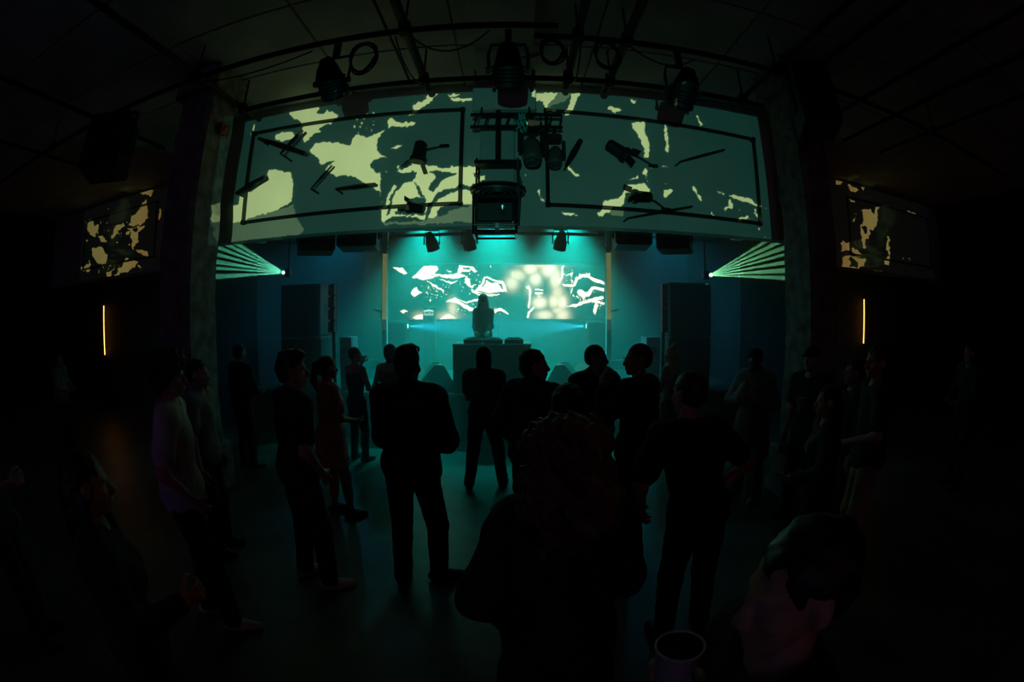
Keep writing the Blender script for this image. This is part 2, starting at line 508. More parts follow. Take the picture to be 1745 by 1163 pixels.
slide('slide', -11.2, -6.9, 3.1, ZC, 7.58, 0.022, slide_side, BLs, DKs, [], sp_side)
slide('slide', 6.3, 10.6, 3.1, ZC, 7.58, 0.022, slide_side, BLs, DKs, [], sp_side)
postx = [at(656, 480, 8.0).x, at(1037, 480, 8.0).x]
kP = SD / (8.0 - LP.y)
for px_ in postx:
    z_ = np.linspace(1.75, 3.12, 40); x_ = np.linspace(px_ - 0.06, px_ + 0.06, 6)
    X, Z = np.meshgrid(x_, z_)
    grid_mesh('slide', np.stack([(X - LP.x) * kP, np.full(X.shape, SD), (Z - LP.z) * kP], -1), 6, 40, np.where(Z > 1.95, 1.0, 0.5), slide_main, pr)
# housing: open towards the bulkhead only where the slides sit
hb = MB()
hb.box((-0.5, -0.15, -0.06), (0.5, -0.12, 0.2)).box((-0.5, -0.15, 0.2), (0.5, SD + 0.02, 0.22)).box((-0.5, -0.15, -0.08), (0.5, SD + 0.02, -0.06))
hb.box((-0.52, -0.15, -0.08), (-0.5, SD + 0.02, 0.22)).box((0.5, -0.15, -0.08), (0.52, SD + 0.02, 0.22))
kM, kS = SD / 7.4, SD / 9.58
zM, zS = ((3.0 - LP.z) * kM, (4.9 - LP.z) * kM), ((3.1 - LP.z) * kS, (ZC - LP.z) * kS)
xs = [(-11.0 * kS, -6.7 * kS, zS), (-3.8 * kM, 3.7 * kM, zM), (6.5 * kS, 10.8 * kS, zS)]
prev = -0.5
for xa, xb, (za, zb) in xs:
    hb.box((prev, SD - 0.002, -0.06), (xa, SD + 0.002, 0.2))
    if (za, zb) == zM:
        za2, zp0, zp1 = za, (1.75 - LP.z) * kP, (3.12 - LP.z) * kP
        hb.box((xa, SD - 0.002, zp1), (xb, SD + 0.002, za2)).box((xa, SD - 0.002, -0.06), (xb, SD + 0.002, zp0))
        xq = xa
        for px_ in postx:
            hb.box((xq, SD - 0.002, zp0), ((px_ - 0.06 - LP.x) * kP, SD + 0.002, zp1))
            xq = (px_ + 0.06 - LP.x) * kP
        hb.box((xq, SD - 0.002, zp0), (xb, SD + 0.002, zp1))
    else:
        hb.box((xa, SD - 0.002, -0.06), (xb, SD + 0.002, za))
    hb.box((xa, SD - 0.002, zb), (xb, SD + 0.002, 0.2))
    prev = xb
hb.box((prev, SD - 0.002, -0.06), (0.5, SD + 0.002, 0.2))
hb.build('housing', dark_plastic, pr)
MB().tube([(0, 0.05, -0.08), (0, 0.05, -LP.z + 0.05)], 0.03).build('stand_pole', black_metal, pr)
MB().lathe([(0.32, 0.0), (0.32, 0.03), (0.04, 0.06)], (0, 0.05, -LP.z)).build('stand_base', black_metal, pr)
lamp('projector_bulb', 'POINT', LP, 2600, (1, 1, 1), shadow_soft_size=0.0)

# ------------------------------------------------------------------ LED wall on the stage
k1 = (600, 380, 3.42)
LB = crop([
 [(262,203),(310,205),(336,238),(318,240),(295,228)],
 [(362,258),(420,198),(488,198),(500,215),(478,238),(530,242),(500,250),(455,262),(420,270),(395,262)],
 [(478,240),(600,238),(640,250),(600,262),(520,255)], [(430,272),(470,290),(525,318),(520,325),(470,300)], [(500,262),(560,280),(600,270),(560,292)],
 [(590,232),(600,196),(672,196),(692,222),(680,228),(664,212),(652,225),(618,228),(608,238)],
 [(640,250),(655,262),(665,300),(690,290),(672,312),(645,295),(630,262)],
 [(355,340),(362,318),(385,302),(395,322),(412,330),(385,348),(372,360)],
 [(678,328),(715,290),(728,252),(742,248),(790,272),(822,275),(840,300),(848,332),(790,335),(760,345),(720,338),(690,338)],
 [(665,315),(668,335),(700,350),(770,352),(808,345),(806,340),(760,347),(700,344),(680,332)],
 [(530,380),(585,358),(600,372),(660,410),(700,425),(695,440),(650,425),(610,395),(575,385)], [(590,362),(640,378),(700,365),(695,375),(640,386)],
 [(760,440),(790,415),(815,412),(850,435),(856,442),(838,440),(812,424),(790,435)],
 [(300,432),(318,422),(340,430),(320,440)], [(360,458),(385,450),(415,445),(415,470),(380,470)], [(450,372),(462,368),(456,384)], [(500,468),(545,445),(585,465)],
 [(1132,196),(1141,196),(1135,250),(1120,285),(1112,283),(1128,245)], [(940,302),(960,300),(968,315),(968,412),(958,410),(958,318),(945,312)], [(950,462),(955,435),(985,405),(988,410),(965,440),(957,465)],
 [(990,312),(1030,318),(1030,324),(990,320)], [(988,330),(1030,335),(1028,342),(990,340)], [(995,348),(1020,350),(1015,356)],
 [(1185,290),(1200,255),(1235,240),(1262,240),(1300,262),(1345,280),(1345,292),(1300,280),(1262,255),(1235,255),(1208,270),(1198,300)], [(1130,290),(1180,290),(1195,300),(1180,305),(1140,300)],
 [(1205,330),(1215,318),(1260,330),(1280,300),(1345,310),(1345,325),(1290,318),(1275,345),(1240,360),(1215,350)], [(1140,402),(1200,395),(1235,375),(1280,365),(1340,350),(1345,362),(1290,378),(1240,390),(1200,408)],
 [(1285,430),(1300,385),(1315,400),(1296,445)], [(1280,370),(1345,385),(1345,395),(1290,385)], [(1145,240),(1185,228),(1180,240)], [(875,225),(881,225),(878,255)], [(760,195),(766,195),(766,203),(760,203)], [(530,215),(560,226),(555,230)],
], 582, 388, 3.0034)
LDK = crop([[(800,288),(818,293),(830,320),(814,312)], [(735,262),(742,256),(780,279),(800,282),(800,287),(776,286),(742,268),(738,287),(722,304),(718,299),(733,282)], [(692,331),(760,340),(846,331),(846,327),(760,334),(702,325)], [(620,205),(655,202),(665,212),(620,214)], [(455,245),(520,246),(520,249),(455,250)]], 582, 388, 3.0034)
soft = [(902,245,34,24,.75), (872,285,28,30,.75), (968,212,30,24,1.0), (992,262,24,28,.95), (1062,215,36,32,1.0), (1096,262,24,46,.9), (1015,385,30,24,1.0), (1088,378,22,30,.9), (1128,385,22,34,.95), (1108,425,26,14,.8), (1105,335,24,36,.7), (1040,448,36,20,.8), (1130,448,28,26,.8), (1020,198,80,10,.7), (568,415,18,36,.6), (545,455,40,18,.6), (400,455,26,18,.4), (960,300,20,40,.3)]
soft = [((582 + u / 3.0034 - 600) * 3.42, (388 + v / 3.0034 - 380) * 3.42, rx * 1.45, ry * 1.45, a) for u, v, rx, ry, a in soft]
led_lo, led_hi = at(667, 545, 10.0), at(1031, 453, 10.0)
lx0, lx1, lz0, lz1 = at(667, 500, 10).x, at(1031, 500, 10).x, led_lo.z, led_hi.z
led = thing('led_screen', 'wide LED wall glowing with white liquid shapes behind the DJ', 'screen', (0, 10.0, 0))
step = 0.0085
nu, nv = int((lx1 - lx0) / step) + 1, int((lz1 - lz0) / step) + 1
X, Z = np.meshgrid(np.linspace(lx0, lx1, nu), np.linspace(lz0, lz1, nv))
def led_fn(U, V):
    px, py = proj_np(U, np.full(U.shape, 10.0), V)
    v = field(px, py, LB, LDK, [], spx([(480, 390, 130, 70, .95, .55), (700, 350, 120, 90, 1.0, .5), (780, 520, 150, 50, .95, .55), (1270, 310, 60, 50, .9, .7), (1430, 440, 90, 110, 1.1, .6), (640, 500, 120, 50, 1.0, .6)], k1), 0.9)
    cx, cyy = k1[0] + 1360 / k1[2], k1[1] + 375 / k1[2]
    d = np.hypot(px - cx, (py - cyy) * 1.1) + 2.2 * wob(px, py, 0.9, 0.7)
    v[(d > 22) & (d < 27) & (px < cx + 8) & (wob(px, py, 0.8, 5.0) > 0.3)] = 1
    s = np.zeros(px.shape)
    for u, w, rx, ry, a in soft:
        s = np.maximum(s, a * np.exp(-(((px - k1[0] - u / k1[2]) / (rx / k1[2])) ** 2 + ((py - k1[1] - w / k1[2]) / (ry / k1[2])) ** 2)))
    return np.maximum(v, np.minimum(s * 0.85, 0.78))
val = supersampled(led_fn, X, Z, step, step)
ledm = bpy.data.materials.new('led_image')
ledm.use_nodes = True
ledm.cycles.emission_sampling = 'NONE'
nt = ledm.node_tree
nt.nodes.clear()
o_ = nt.nodes.new('ShaderNodeOutputMaterial')
e_ = nt.nodes.new('ShaderNodeEmission')
a_ = nt.nodes.new('ShaderNodeAttribute')
a_.attribute_name = 'val'
r_ = nt.nodes.new('ShaderNodeValToRGB')
r_.color_ramp.elements[0].color = (0.0, 0.0, 0.0, 1)
r_.color_ramp.elements[1].color = (0.62, 1.0, 0.74, 1)
mid_ = r_.color_ramp.elements.new(0.55)
mid_.color = (0.40, 0.46, 0.30, 1)
e_.inputs['Strength'].default_value = 2.9
nt.links.new(a_.outputs['Fac'], r_.inputs['Fac'])
nt.links.new(r_.outputs['Color'], e_.inputs['Color'])
nt.links.new(e_.outputs[0], o_.inputs['Surface'])
P = np.stack([X, np.zeros(X.shape), Z], -1)
grid_mesh('display', P, nu, nv, val, ledm, led)
MB().box((lx0 - 0.04, 0.005, lz0 - 0.04), (lx1 + 0.04, 0.12, lz1 + 0.04), 0.02).build('back_panel', dark_plastic, led)
for xx in (lx0 + 0.3, (lx0 + lx1) / 2, lx1 - 0.3):
    MB().tube([(xx, 0.16, 0.78), (xx, 0.16, lz1)], 0.03).build('support', black_metal, led)
# ------------------------------------------------------------------ stage
stg = thing('stage', 'low black stage platform across the front of the hall', 'stage', (0, 7.1, 0))
ZS = 0.77
for i in range(6):
    MB().box((-4.6 + i * 1.45 + 0.006, 0, ZS - 0.06), (-4.6 + (i + 1) * 1.45 - 0.006, 3.24, ZS), 0.006).build('deck_board', stage_m, stg)
    MB().box((-4.6 + i * 1.45 + 0.006, 0.03, 0.0), (-4.6 + (i + 1) * 1.45 - 0.006, 0.07, ZS - 0.06)).build('front_panel', stage_m, stg)
MB().box((-4.6, -0.012, ZS - 0.05), (4.1, 0.0, ZS + 0.004)).build('edge_strip', M('stage_edge_metal', (0.22, 0.24, 0.25), 0.35, 0.7), stg)

# pale posts at the stage opening
for px, nm in ((656, 'pale square post at the stage edge near the woman in a strapless dress'), (1037, 'pale square post standing behind the two talking men')):
    q = at(px, 480, 8.0)
    t = thing('stage_post', nm, 'post', (q.x, 8.0, ZS))
    MB().box((-0.045, -0.045, 0), (0.045, 0.045, 2.75), 0.008).build('upright', pale_wood, t)
    MB().box((-0.07, -0.07, 0), (0.07, 0.07, 0.03), 0.005).build('foot_plate', steel, t)
    for k, (dz, w, s) in enumerate(((2.52, 0.16, 1), (2.4, 0.1, 1), (1.3, 0.18, -1), (0.42, 0.28, -1))):
        sg = s if px < 800 else -s
        MB().tube([(0, -0.05, dz), (sg * w, -0.06, dz + 0.03)], 0.018, 6).build('bracket', pale_wood, t)

# DJ table
tb = thing('dj_table', 'tall dark DJ table at the stage edge with a skirted front', 'table', (-0.32, 7.2, ZS))
MB().box((-0.62, 0.0, 0.74), (0.62, 0.72, 0.78), 0.008).build('top', stage_m, tb)
MB().box((-0.60, 0.02, 0.0), (0.60, 0.05, 0.74)).build('front_panel', stage_m, tb)
for s in (-1, 1):
    MB().box((s * 0.60 - 0.015, 0.05, 0.0), (s * 0.60 + 0.015, 0.7, 0.74)).build('side_panel', stage_m, tb)
def deck(x, w, label, knobs):
    t = thing('dj_deck', label, 'DJ equipment', (x, 7.45, ZS + 0.78))
    b = MB().box((-w / 2, -0.17, 0), (w / 2, 0.2, 0.07), 0.012).build('body', dark_plastic, t)
    MB().lathe([(0.0, 0.095), (w * 0.28, 0.095), (w * 0.33, 0.085), (w * 0.34, 0.07)], (0, 0.0, 0), n=24).build('jog_wheel', black_metal, t, True)
    for i in range(knobs):
        MB().lathe([(0.011, 0.07), (0.011, 0.09), (0.006, 0.095), (0.0, 0.095)], (-w / 2 + 0.04 + i * (w - 0.08) / max(1, knobs - 1), -0.13, 0), n=10).build('knob', steel, b)
deck(-0.62, 0.30, 'flat black player deck at the end of the DJ table near the cooler', 4)
deck(-0.30, 0.30, 'black mixer in front of the DJ, between the two decks', 6)
deck(0.03, 0.30, 'black player deck lit on top beside the mixer, towards the profile man', 5)

# floor monitors
def monitor(px, py, Y, rz, label, s=1.0):
    q = at(px, py, Y)
    t = thing('floor_monitor', label, 'speaker', (q.x, Y, ZS), rz)
    MB().prism([(-0.30 * s, 0), (0.30 * s, 0), (0.30 * s, 0.06), (0.12 * s, 0.40 * s), (-0.02, 0.42 * s), (-0.30 * s, 0.12)], -0.26 * s, 0.26 * s).build('cabinet', dark_plastic, t)
    MB().add([(0.305 * s, -0.22 * s, 0.07), (0.305 * s, 0.22 * s, 0.07), (0.135 * s, 0.22 * s, 0.385 * s), (0.135 * s, -0.22 * s, 0.385 * s), (0.295 * s, -0.22 * s, 0.06), (0.295 * s, 0.22 * s, 0.06), (0.12 * s, 0.22 * s, 0.38 * s), (0.12 * s, -0.22 * s, 0.38 * s)],
             [(0, 1, 2, 3), (7, 6, 5, 4), (0, 4, 5, 1), (1, 5, 6, 2), (2, 6, 7, 3), (3, 7, 4, 0)]).build('grille', grille_m, t)
    MB().box((-0.02, -0.05, 0.41 * s), (0.06, 0.05, 0.44 * s), 0.006).build('handle', dark_plastic, t)
monitor(742, 640, 7.75, 0.25, 'black wedge monitor between the DJ table and the post, behind folded-arms man')
monitor(700, 640, 7.6, 2.6, 'black wedge monitor beside the head of the man in black', 0.9)
monitor(962, 640, 7.8, 2.9, 'black wedge monitor just right of the profile man', 1.0)
monitor(1000, 645, 7.9, 0.4, 'black wedge monitor showing behind the man in an open jacket', 0.9)
for i in range(5):
    q = at(757 + i * 5, 662, 7.25)
    t = tag(MB().lathe([(0.026, 0), (0.028, 0.01), (0.028, 0.12), (0.011, 0.17), (0.011, 0.21), (0.0, 0.21)], (q.x, 7.3, ZS + 0.001), n=12).build('bottle', M('bottle_glass', (0.03, 0.12, 0.11), 0.15), None, True),
        'small bottle in the short row on the stage edge beside the DJ table', 'bottle', 'bottles on the stage edge')

# cabinets with the two low blue lights
blue_lens = M('blue_lens', (0.05, 0.4, 0.6), 0.2, emit=(0.1, 0.75, 1.0), estr=14)
for sx, pxa, pxb, side in ((1, 662, 694, 'left of the DJ, below the drinks sign'), (-1, 1001, 1029, 'right of the DJ, behind the jacket man')):
    a, b = at(pxa, 552, 9.3), at(pxb, 552, 9.3)
    t = thing('flight_case', 'black flight case ' + side, 'case', ((a.x + b.x) / 2, 9.3, ZS))
    w = abs(b.x - a.x) / 2
    MB().box((-w, -0.2, 0.02), (w, 0.25, 1.12), 0.015).build('body', dark_plastic, t)
    for zz in (0.05, 0.55, 1.08):
        MB().box((-w - 0.004, -0.205, zz), (w + 0.004, 0.255, zz + 0.02)).build('edging', steel, t)
    lx = b.x if sx > 0 else a.x
    q = at(695 if sx > 0 else 999, 556, 9.2)
    f = thing('stage_light', 'small blue beam light on the case ' + side.split(',')[0], 'light', (q.x, 9.2, q.z))
    MB().lathe([(0.05, -0.14), (0.055, -0.02), (0.05, 0.0)], axis=(sx, 0, 0)).build('housing', black_metal, f, True)
    MB().lathe([(0.0, 0.004), (0.036, 0.002), (0.045, 0.0)], axis=(sx, 0, 0)).build('lens', blue_lens, f, True)
    MB().tube([(-0.06 * sx, 0, -0.05), (-0.06 * sx, 0.05, -0.16), (-0.06 * sx, 0.12, -0.2)], 0.015).build('bracket', black_metal, f)
    lamp('blue_beam', 'SPOT', q + Vector((sx * 0.02, 0, 0)), 800, (0.02, 0.62, 1.0), aim=q + Vector((sx * 1.0, -0.25, -0.03)), spot_size=math.radians(24), spot_blend=0.6, shadow_soft_size=0.02)

# drinks cooler with its sign in front of the screen
c0, c1 = at(721, 523, 9.6), at(740, 549, 9.6)
ck = thing('drinks_cooler', 'small dark drinks cooler with a white logo in front of the LED wall', 'cooler', ((c0.x + c1.x) / 2, 9.6, ZS))
cw = (c1.x - c0.x) / 2
MB().box((-cw, 0, 0.02), (cw, 0.3, c0.z - ZS), 0.01).build('cabinet', dark_plastic, ck)
sign_m = M('cooler_sign_white', (0.8, 0.85, 0.85), 0.5, emit=(0.75, 1.0, 0.9), estr=0.9)
fc = bpy.data.curves.new('RedBull', 'FONT')
fc.body = 'RedBull'
fc.size = 0.095
fc.align_x = 'CENTER'
fc.extrude = 0.004
fo = bpy.data.objects.new('sign_text_source', fc)
COL.objects.link(fo)
bpy.context.view_layer.update()
me = bpy.data.meshes.new_from_object(fo.evaluated_get(bpy.context.evaluated_depsgraph_get()))
bpy.data.objects.remove(fo)
tx = link('lettering', me, sign_m, ck)
tx.location = (0, -0.006, c0.z - ZS - 0.19)
tx.rotation_euler = (math.pi / 2, 0, 0)
tx.scale = (0.68, 1.0, 1.0)
zt = c0.z - ZS - 0.10
lg = MB()
for s in (-1, 1):   # two charging animals meeting in front of a disc
    lg.prism([(s * x, zt + z) for x, z in ((0.012, 0.0), (0.03, 0.028), (0.05, 0.034), (0.085, 0.026), (0.10, 0.012), (0.112, 0.03), (0.105, 0.0), (0.095, -0.02), (0.086, -0.004), (0.06, -0.004), (0.045, -0.022), (0.036, -0.002))][::s], -0.008, -0.002)
lg.build('emblem', sign_m, ck)
MB().lathe([(0.026, 0.002), (0.026, 0.007), (0.0, 0.007)], (0, 0, zt + 0.02), (0, -1, 0), 18).build('emblem_disc', sign_m, ck)

# tall side stacks: speakers and blinder columns
def box_speaker(loc, w, d, h, rz, label, name='loudspeaker', parts=2, tilt=0.0):
    t = thing(name, label, 'speaker', loc, rz)
    t.rotation_euler = (tilt, 0, rz)
    MB().box((-w / 2, -d / 2, 0), (w / 2, d / 2, h), 0.02).build('cabinet', dark_plastic, t)
    gr_ = MB().box((-w / 2 + 0.03, -d / 2 - 0.012, 0.03), (w / 2 - 0.03, -d / 2, h - 0.03), 0.006).build('grille', grille_m, t)
    for k in range(parts):
        zz = h * (0.3 + 0.42 * k)
        MB().lathe([(0.0, 0.0), (min(w, h / parts) * 0.34, 0.012), (min(w, h / parts) * 0.38, 0.02)], (0, -d / 2 - 0.03, zz), (0, 1, 0), 24).build('driver', grille_m, gr_, True)
    for s in (-1, 1):
        MB().box((s * w / 2 - 0.008, -0.07, h * 0.45), (s * w / 2 + 0.008, 0.07, h * 0.6), 0.004).build('handle', black_metal, t)
    return t
for i in range(2):
    box_speaker((-3.62, 7.55, ZS + 0.9 * i), 0.75, 0.7, 0.89, 0.12, ('lower' if i == 0 else 'upper') + ' black subwoofer in the stack beside the pink-dress woman')
    box_speaker((2.98, 7.55, ZS + 0.9 * i), 0.75, 0.7, 0.89, -0.12, ('lower' if i == 0 else 'upper') + ' black subwoofer in the stack behind the capped woman')
lampw = M('blinder_panel_white', (0.2, 0.22, 0.22), 0.6)
for px, lab in ((563, 'tall column of white double lamp units left of the pale post'), (1135, 'tall column of white double lamp units behind the bald man')):
    q0, q1 = at(px, 568, 7.05), at(px, 483, 7.05)
    t = thing('blinder_column', lab, 'light', (q0.x, 7.12, q0.z))
    H = q1.z - q0.z
    sg = 1 if px < 800 else -1
    MB().box((-0.05, 0.03, 0.0), (0.05, 0.12, H), 0.01).build('spine', black_metal, t)
    MB().tube([(0, 0.075, 0.0), (0, 0.075, -q0.z + ZS)], 0.03).build('stand', black_metal, t)
    MB().lathe([(0.16, 0), (0.16, 0.015), (0.05, 0.03)], (0, 0.075, -q0.z + ZS)).build('foot', black_metal, t)
    for k in range(4):
        z0 = k * H / 4 + 0.008
        u = MB().prism([(-0.055, z0), (0.055, z0 + 0.012 * sg), (0.055, z0 + H / 4 - 0.02), (-0.055, z0 + H / 4 - 0.02 - 0.012 * sg)], -0.03, 0.03).build('lamp_unit', lampw, t)
        for j in (0.3, 0.72):
            MB().lathe([(0.024, 0.0), (0.024, 0.006), (0.0, 0.002)], (0.012, -0.03, z0 + j * (H / 4 - 0.02)), (0, -1, 0), 14).build('lamp_socket', dark_plastic, u)
for px, lab in ((589, 'white two-port cabinet standing left of the woman raising an arm'), (1113, 'white two-port cabinet behind the bald drinking man')):
    a, b = at(px - 11, 575, 7.3), at(px + 11, 640, 7.3)
    t = thing('white_cabinet', lab, 'speaker', ((a.x + b.x) / 2, 7.4, ZS))
    w = (b.x - a.x) / 2
    H = a.z - ZS
    MB().box((-w, -0.1, 0), (w, 0.25, H), 0.01).build('cabinet', lampw, t)
    for zz in (0.25, 0.75):
        MB().lathe([(0.062, 0.0), (0.062, 0.008), (0.045, 0.004), (0.0, 0.002)], (0, -0.1, H * zz), (0, -1, 0), 20).build('port', dark_plastic, t)

# ------------------------------------------------------------------ rigging grid of black pipes
rg = thing('rigging_grid', 'grid of black steel pipes hung under the ceiling', 'rigging', (0, 0, 4.55))
for y, xa, xb in ((3.42, -9.8, 0.4), (3.6, 0.2, 8.2), (4.45, -3.3, 2.98)):
    MB().tube([(xa, y, 0), ((xa + xb) / 2, y, 0), (xb, y, 0)], 0.032, 10).build('pipe', black_metal, rg, True)
for x, ya, yb, r in ((-3.3, 0.2, 4.75, 0.035), (-0.95, 1.0, 4.72, 0.045), (-1.12, 1.0, 4.6, 0.014), (0.6, 1.0, 4.72, 0.04), (1.06, 1.0, 4.75, 0.045), (2.7, 0.5, 4.6, 0.03), (3.1, 0.5, 3.84, 0.03), (4.05, 0.2, 4.6, 0.028), (4.75, 0.2, 4.9, 0.028), (5.6, 0.2, 4.9, 0.024), (-5.2, 0.5, 5.0, 0.03), (-7.0, 0.5, 5.0, 0.026)):
    MB().tube([(x, ya, 0.05), (x, (ya + yb) / 2, 0.05), (x, yb, 0.05)], r, 10).build('pipe', black_metal, rg, True)
for x, y in ((-3.3, 3.42), (-0.95, 3.42), (0.6, 3.6), (1.06, 3.6), (2.7, 3.6), (-3.26, 4.45), (-0.95, 4.45), (0.6, 4.45), (1.06, 4.45), (2.7, 4.45), (-6.5, 3.42), (5.6, 3.6)):
    MB().box((x - 0.05, y - 0.05, -0.04), (x + 0.05, y + 0.05, 0.1), 0.01).build('clamp', black_metal, rg)
    MB().tube([(x, y, 0.1), (x, y, ZC - 4.55 + 0.02)], 0.012, 6).build('drop_rod', black_metal, rg)

# rectangular black pipe frames in front of the white walls
def frame(label, pts, r=0.023, gap=0.1, Y=5.3):
    t = thing('pipe_frame', label, 'frame', (0, Y, 0))
    n = len(pts)
    for i in range(n):
        a, b = pts[i], pts[(i + 1) % n]
        MB().tube([(a[0], 0, a[1]), ((a[0] + b[0]) / 2, 0, (a[1] + b[1]) / 2), (b[0], 0, b[1])], r, 8).build('rail', black_metal, t)
        MB().box((a[0] - r * 1.3, -r * 1.3, a[1] - r * 1.3), (a[0] + r * 1.3, r * 1.3, a[1] + r * 1.3), 0.01).build('corner_joint', black_metal, t)
        MB().tube([(a[0], 0, a[1]), (a[0], gap + 0.03, a[1])], 0.01, 6).build('wall_bracket', black_metal, t)
    return t
frame('black rectangular pipe frame on the bulkhead beside the red-box column', [(-3.60, 3.29), (-0.61, 3.32), (-0.61, 4.57), (-3.60, 4.60)])
frame('black rectangular pipe frame on the bulkhead right of the hanging cage', [(0.42, 3.30), (3.24, 3.24), (3.28, 4.45), (0.42, 4.55)])
frame('black pipe frame on the side wall above the orange tube left of the red-box column', [(-10.8, 3.38), (-7.65, 3.40), (-7.7, 4.62), (-10.8, 4.62)], Y=7.48)
frame('black pipe frame on the side wall above the orange tube over the khaki man', [(7.0, 3.38), (10.3, 3.38), (10.3, 4.62), (7.05, 4.62)], Y=7.48)

# ------------------------------------------------------------------ stage lanterns
lens_m = M('lantern_lens', (0.05, 0.06, 0.06), 0.15)
def lantern(p, aim, label, s=1.0, zt=4.52, name='stage_lantern', lm=lens_m):
    t = thing(name, label, 'light', p)
    d = (Vector(aim) - Vector(p)).normalized()
    hous = MB().lathe([(0.0, -0.26 * s), (0.05 * s, -0.25 * s), (0.085 * s, -0.18 * s), (0.12 * s, -0.03 * s), (0.125 * s, 0.10 * s), (0.135 * s, 0.115 * s), (0.135 * s, 0.15 * s), (0.11 * s, 0.15 * s), (0.11 * s, 0.09 * s)], (0, 0, 0), d, 22).build('housing', black_metal, t, True)
    MB().lathe([(0.0, 0.105 * s), (0.06 * s, 0.115 * s), (0.112 * s, 0.10 * s)], (0, 0, 0), d, 22).build('lens', lm, hous, True)
    for k in range(4):
        MB().lathe([(0.127 * s, 0.0), (0.14 * s, 0.004), (0.127 * s, 0.012)], Vector((0, 0, 0)) + d * (-0.03 + 0.035 * k) * s, d, 22).build('cooling_fin', black_metal, hous)
    top = zt - p[2]
    yoke = [(-0.155 * s, 0, 0), (-0.165 * s, 0, 0.16 * s), (-0.14 * s, 0, 0.27 * s), (0.14 * s, 0, 0.27 * s), (0.165 * s, 0, 0.16 * s), (0.155 * s, 0, 0)]
    yk = MB().tube(yoke, 0.014 * s, 8).build('yoke', black_metal, t)
    for k in (-1, 1):
        MB().lathe([(0.03 * s, 0), (0.03 * s, 0.03 * s), (0.0, 0.034 * s)], (k * 0.15 * s, 0, 0), (k, 0, 0), 12).build('knob', black_metal, yk)
    if top > 0.28 * s:
        MB().box((-0.03, -0.03, 0.27 * s), (0.03, 0.03, top + 0.06), 0.008).build('clamp', black_metal, t)
    return t
q = at(566, 135, 3.5); lantern((q.x, 3.5, 4.12), (q.x + 0.1, 4.6, 3.2), 'black stage lantern over the ponytailed woman, hung near the coiled cable', 1.0)
q = at(866, 108, 3.55); lantern((q.x, 3.55, 4.12), (q.x, 5.0, 2.6), 'black stage lantern hung in the middle beside the ceiling beam', 1.05)
q = at(1160, 128, 3.65); lantern((q.x, 3.65, 4.08), (q.x - 0.2, 4.8, 2.9), 'black stage lantern hung beyond the last long pipe on the far side from the coil', 1.0)
# teal wash lanterns on the stage pipes
teal_lens = M('teal_lens', (0.05, 0.4, 0.4), 0.2, emit=(0.1, 1.0, 0.85), estr=0.6)
sp = thing('stage_truss', 'black double pipe across the stage above the LED wall', 'rigging', (0, 8.1, 3.62))
for dz, dy in ((0, 0), (-0.12, 0.3)):
    MB().tube([(-4.7, dy, dz), (0, dy, dz), (4.1, dy, dz)], 0.03, 10).build('pipe', black_metal, sp, True)
for x in (-4.0, -2.2, -0.3, 1.6, 3.4):
    MB().tube([(x, 0, 0), (x, 0.3, -0.12)], 0.016, 6).build('cross_brace', black_metal, sp)
    MB().tube([(x, 0, 0), (x, 0, ZC - 3.62)], 0.012, 6).build('drop_rod', black_metal, sp)
for px, lab, e in ((736, 'small black lantern above the LED wall over the drinks cooler', 1), (955, 'small black lantern above the LED wall over its ring pattern', 1), (800, 'small black lantern above the LED wall over the DJ', 0)):
    q = at(px, 402, 8.05)
    p = (q.x, 8.05, 3.28)
    lantern(p, (q.x * 0.6, 9.2, 0.8), lab, 0.85, 3.6, lm=teal_lens)
for w_, lab in zip([(-3.7, 9.5, 4.25), (3.1, 9.5, 4.25)], ('blue wash lantern hidden above the stage side of the red-box column', 'blue wash lantern hidden above the stage side of the far column')):
    lantern((w_[0], w_[1] + 0.12, w_[2] + 0.13), (w_[0], 7.6, 0.8), lab, 0.7, ZC, lm=teal_lens)
for w_, lab in zip(WASH, ('teal wash lantern hidden above the drinks cooler side', 'teal wash lantern hidden above the DJ table', 'teal wash lantern hidden above the far flight case')):
    lantern((w_[0], w_[1] + 0.12, w_[2] + 0.13), (w_[0] * 1.2, 6.6, 0.9), lab, 0.7, ZC, lm=teal_lens)

# ------------------------------------------------------------------ hung loudspeakers
def hung(p, w, d, h, rz, tilt, label, zt=4.55):
    t = box_speaker(p, w, d, h, rz, label, 'hung_loudspeaker', 2, tilt)
    MB().box((-w / 2 - 0.02, -0.03, h * 0.3), (-w / 2, 0.03, h + 0.12)).build('side_bracket', black_metal, t)
    MB().box((w / 2, -0.03, h * 0.3), (w / 2 + 0.02, 0.03, h + 0.12)).build('side_bracket', black_metal, t)
    MB().box((-w / 2 - 0.02, -0.03, h + 0.1), (w / 2 + 0.02, 0.03, h + 0.12)).build('top_bracket', black_metal, t)
    MB().tube([(0, 0, h + 0.12), (0, 0, h + max(0.15, zt - p[2] - h + 0.02))], 0.02).build('hanger', black_metal, t)
a = at(180, 250, 3.42)
hung((-4.85, 3.5, 3.78), 0.62, 0.55, 0.75, 0.5, -0.15, 'big black loudspeaker hung left of the red-box column')
hung((2.88, 3.3, 3.78), 0.42, 0.45, 0.70, -0.4, -0.12, 'big black loudspeaker hung in front of the column behind the clear-cup man')
hung((-2.12, 6.1, 2.93), 0.56, 0.45, 0.44, 0.15, -0.06, 'black loudspeaker hung under the bulkhead above the strapless-dress woman', ZC)
hung((-2.86, 6.25, 2.93), 0.56, 0.45, 0.44, 0.5, -0.06, 'black loudspeaker hung under the bulkhead nearest the green laser above the ponytail woman', ZC)
hung((1.63, 6.1, 2.93), 0.50, 0.45, 0.44, -0.1, -0.06, 'black loudspeaker hung under the bulkhead above the bald man', ZC)
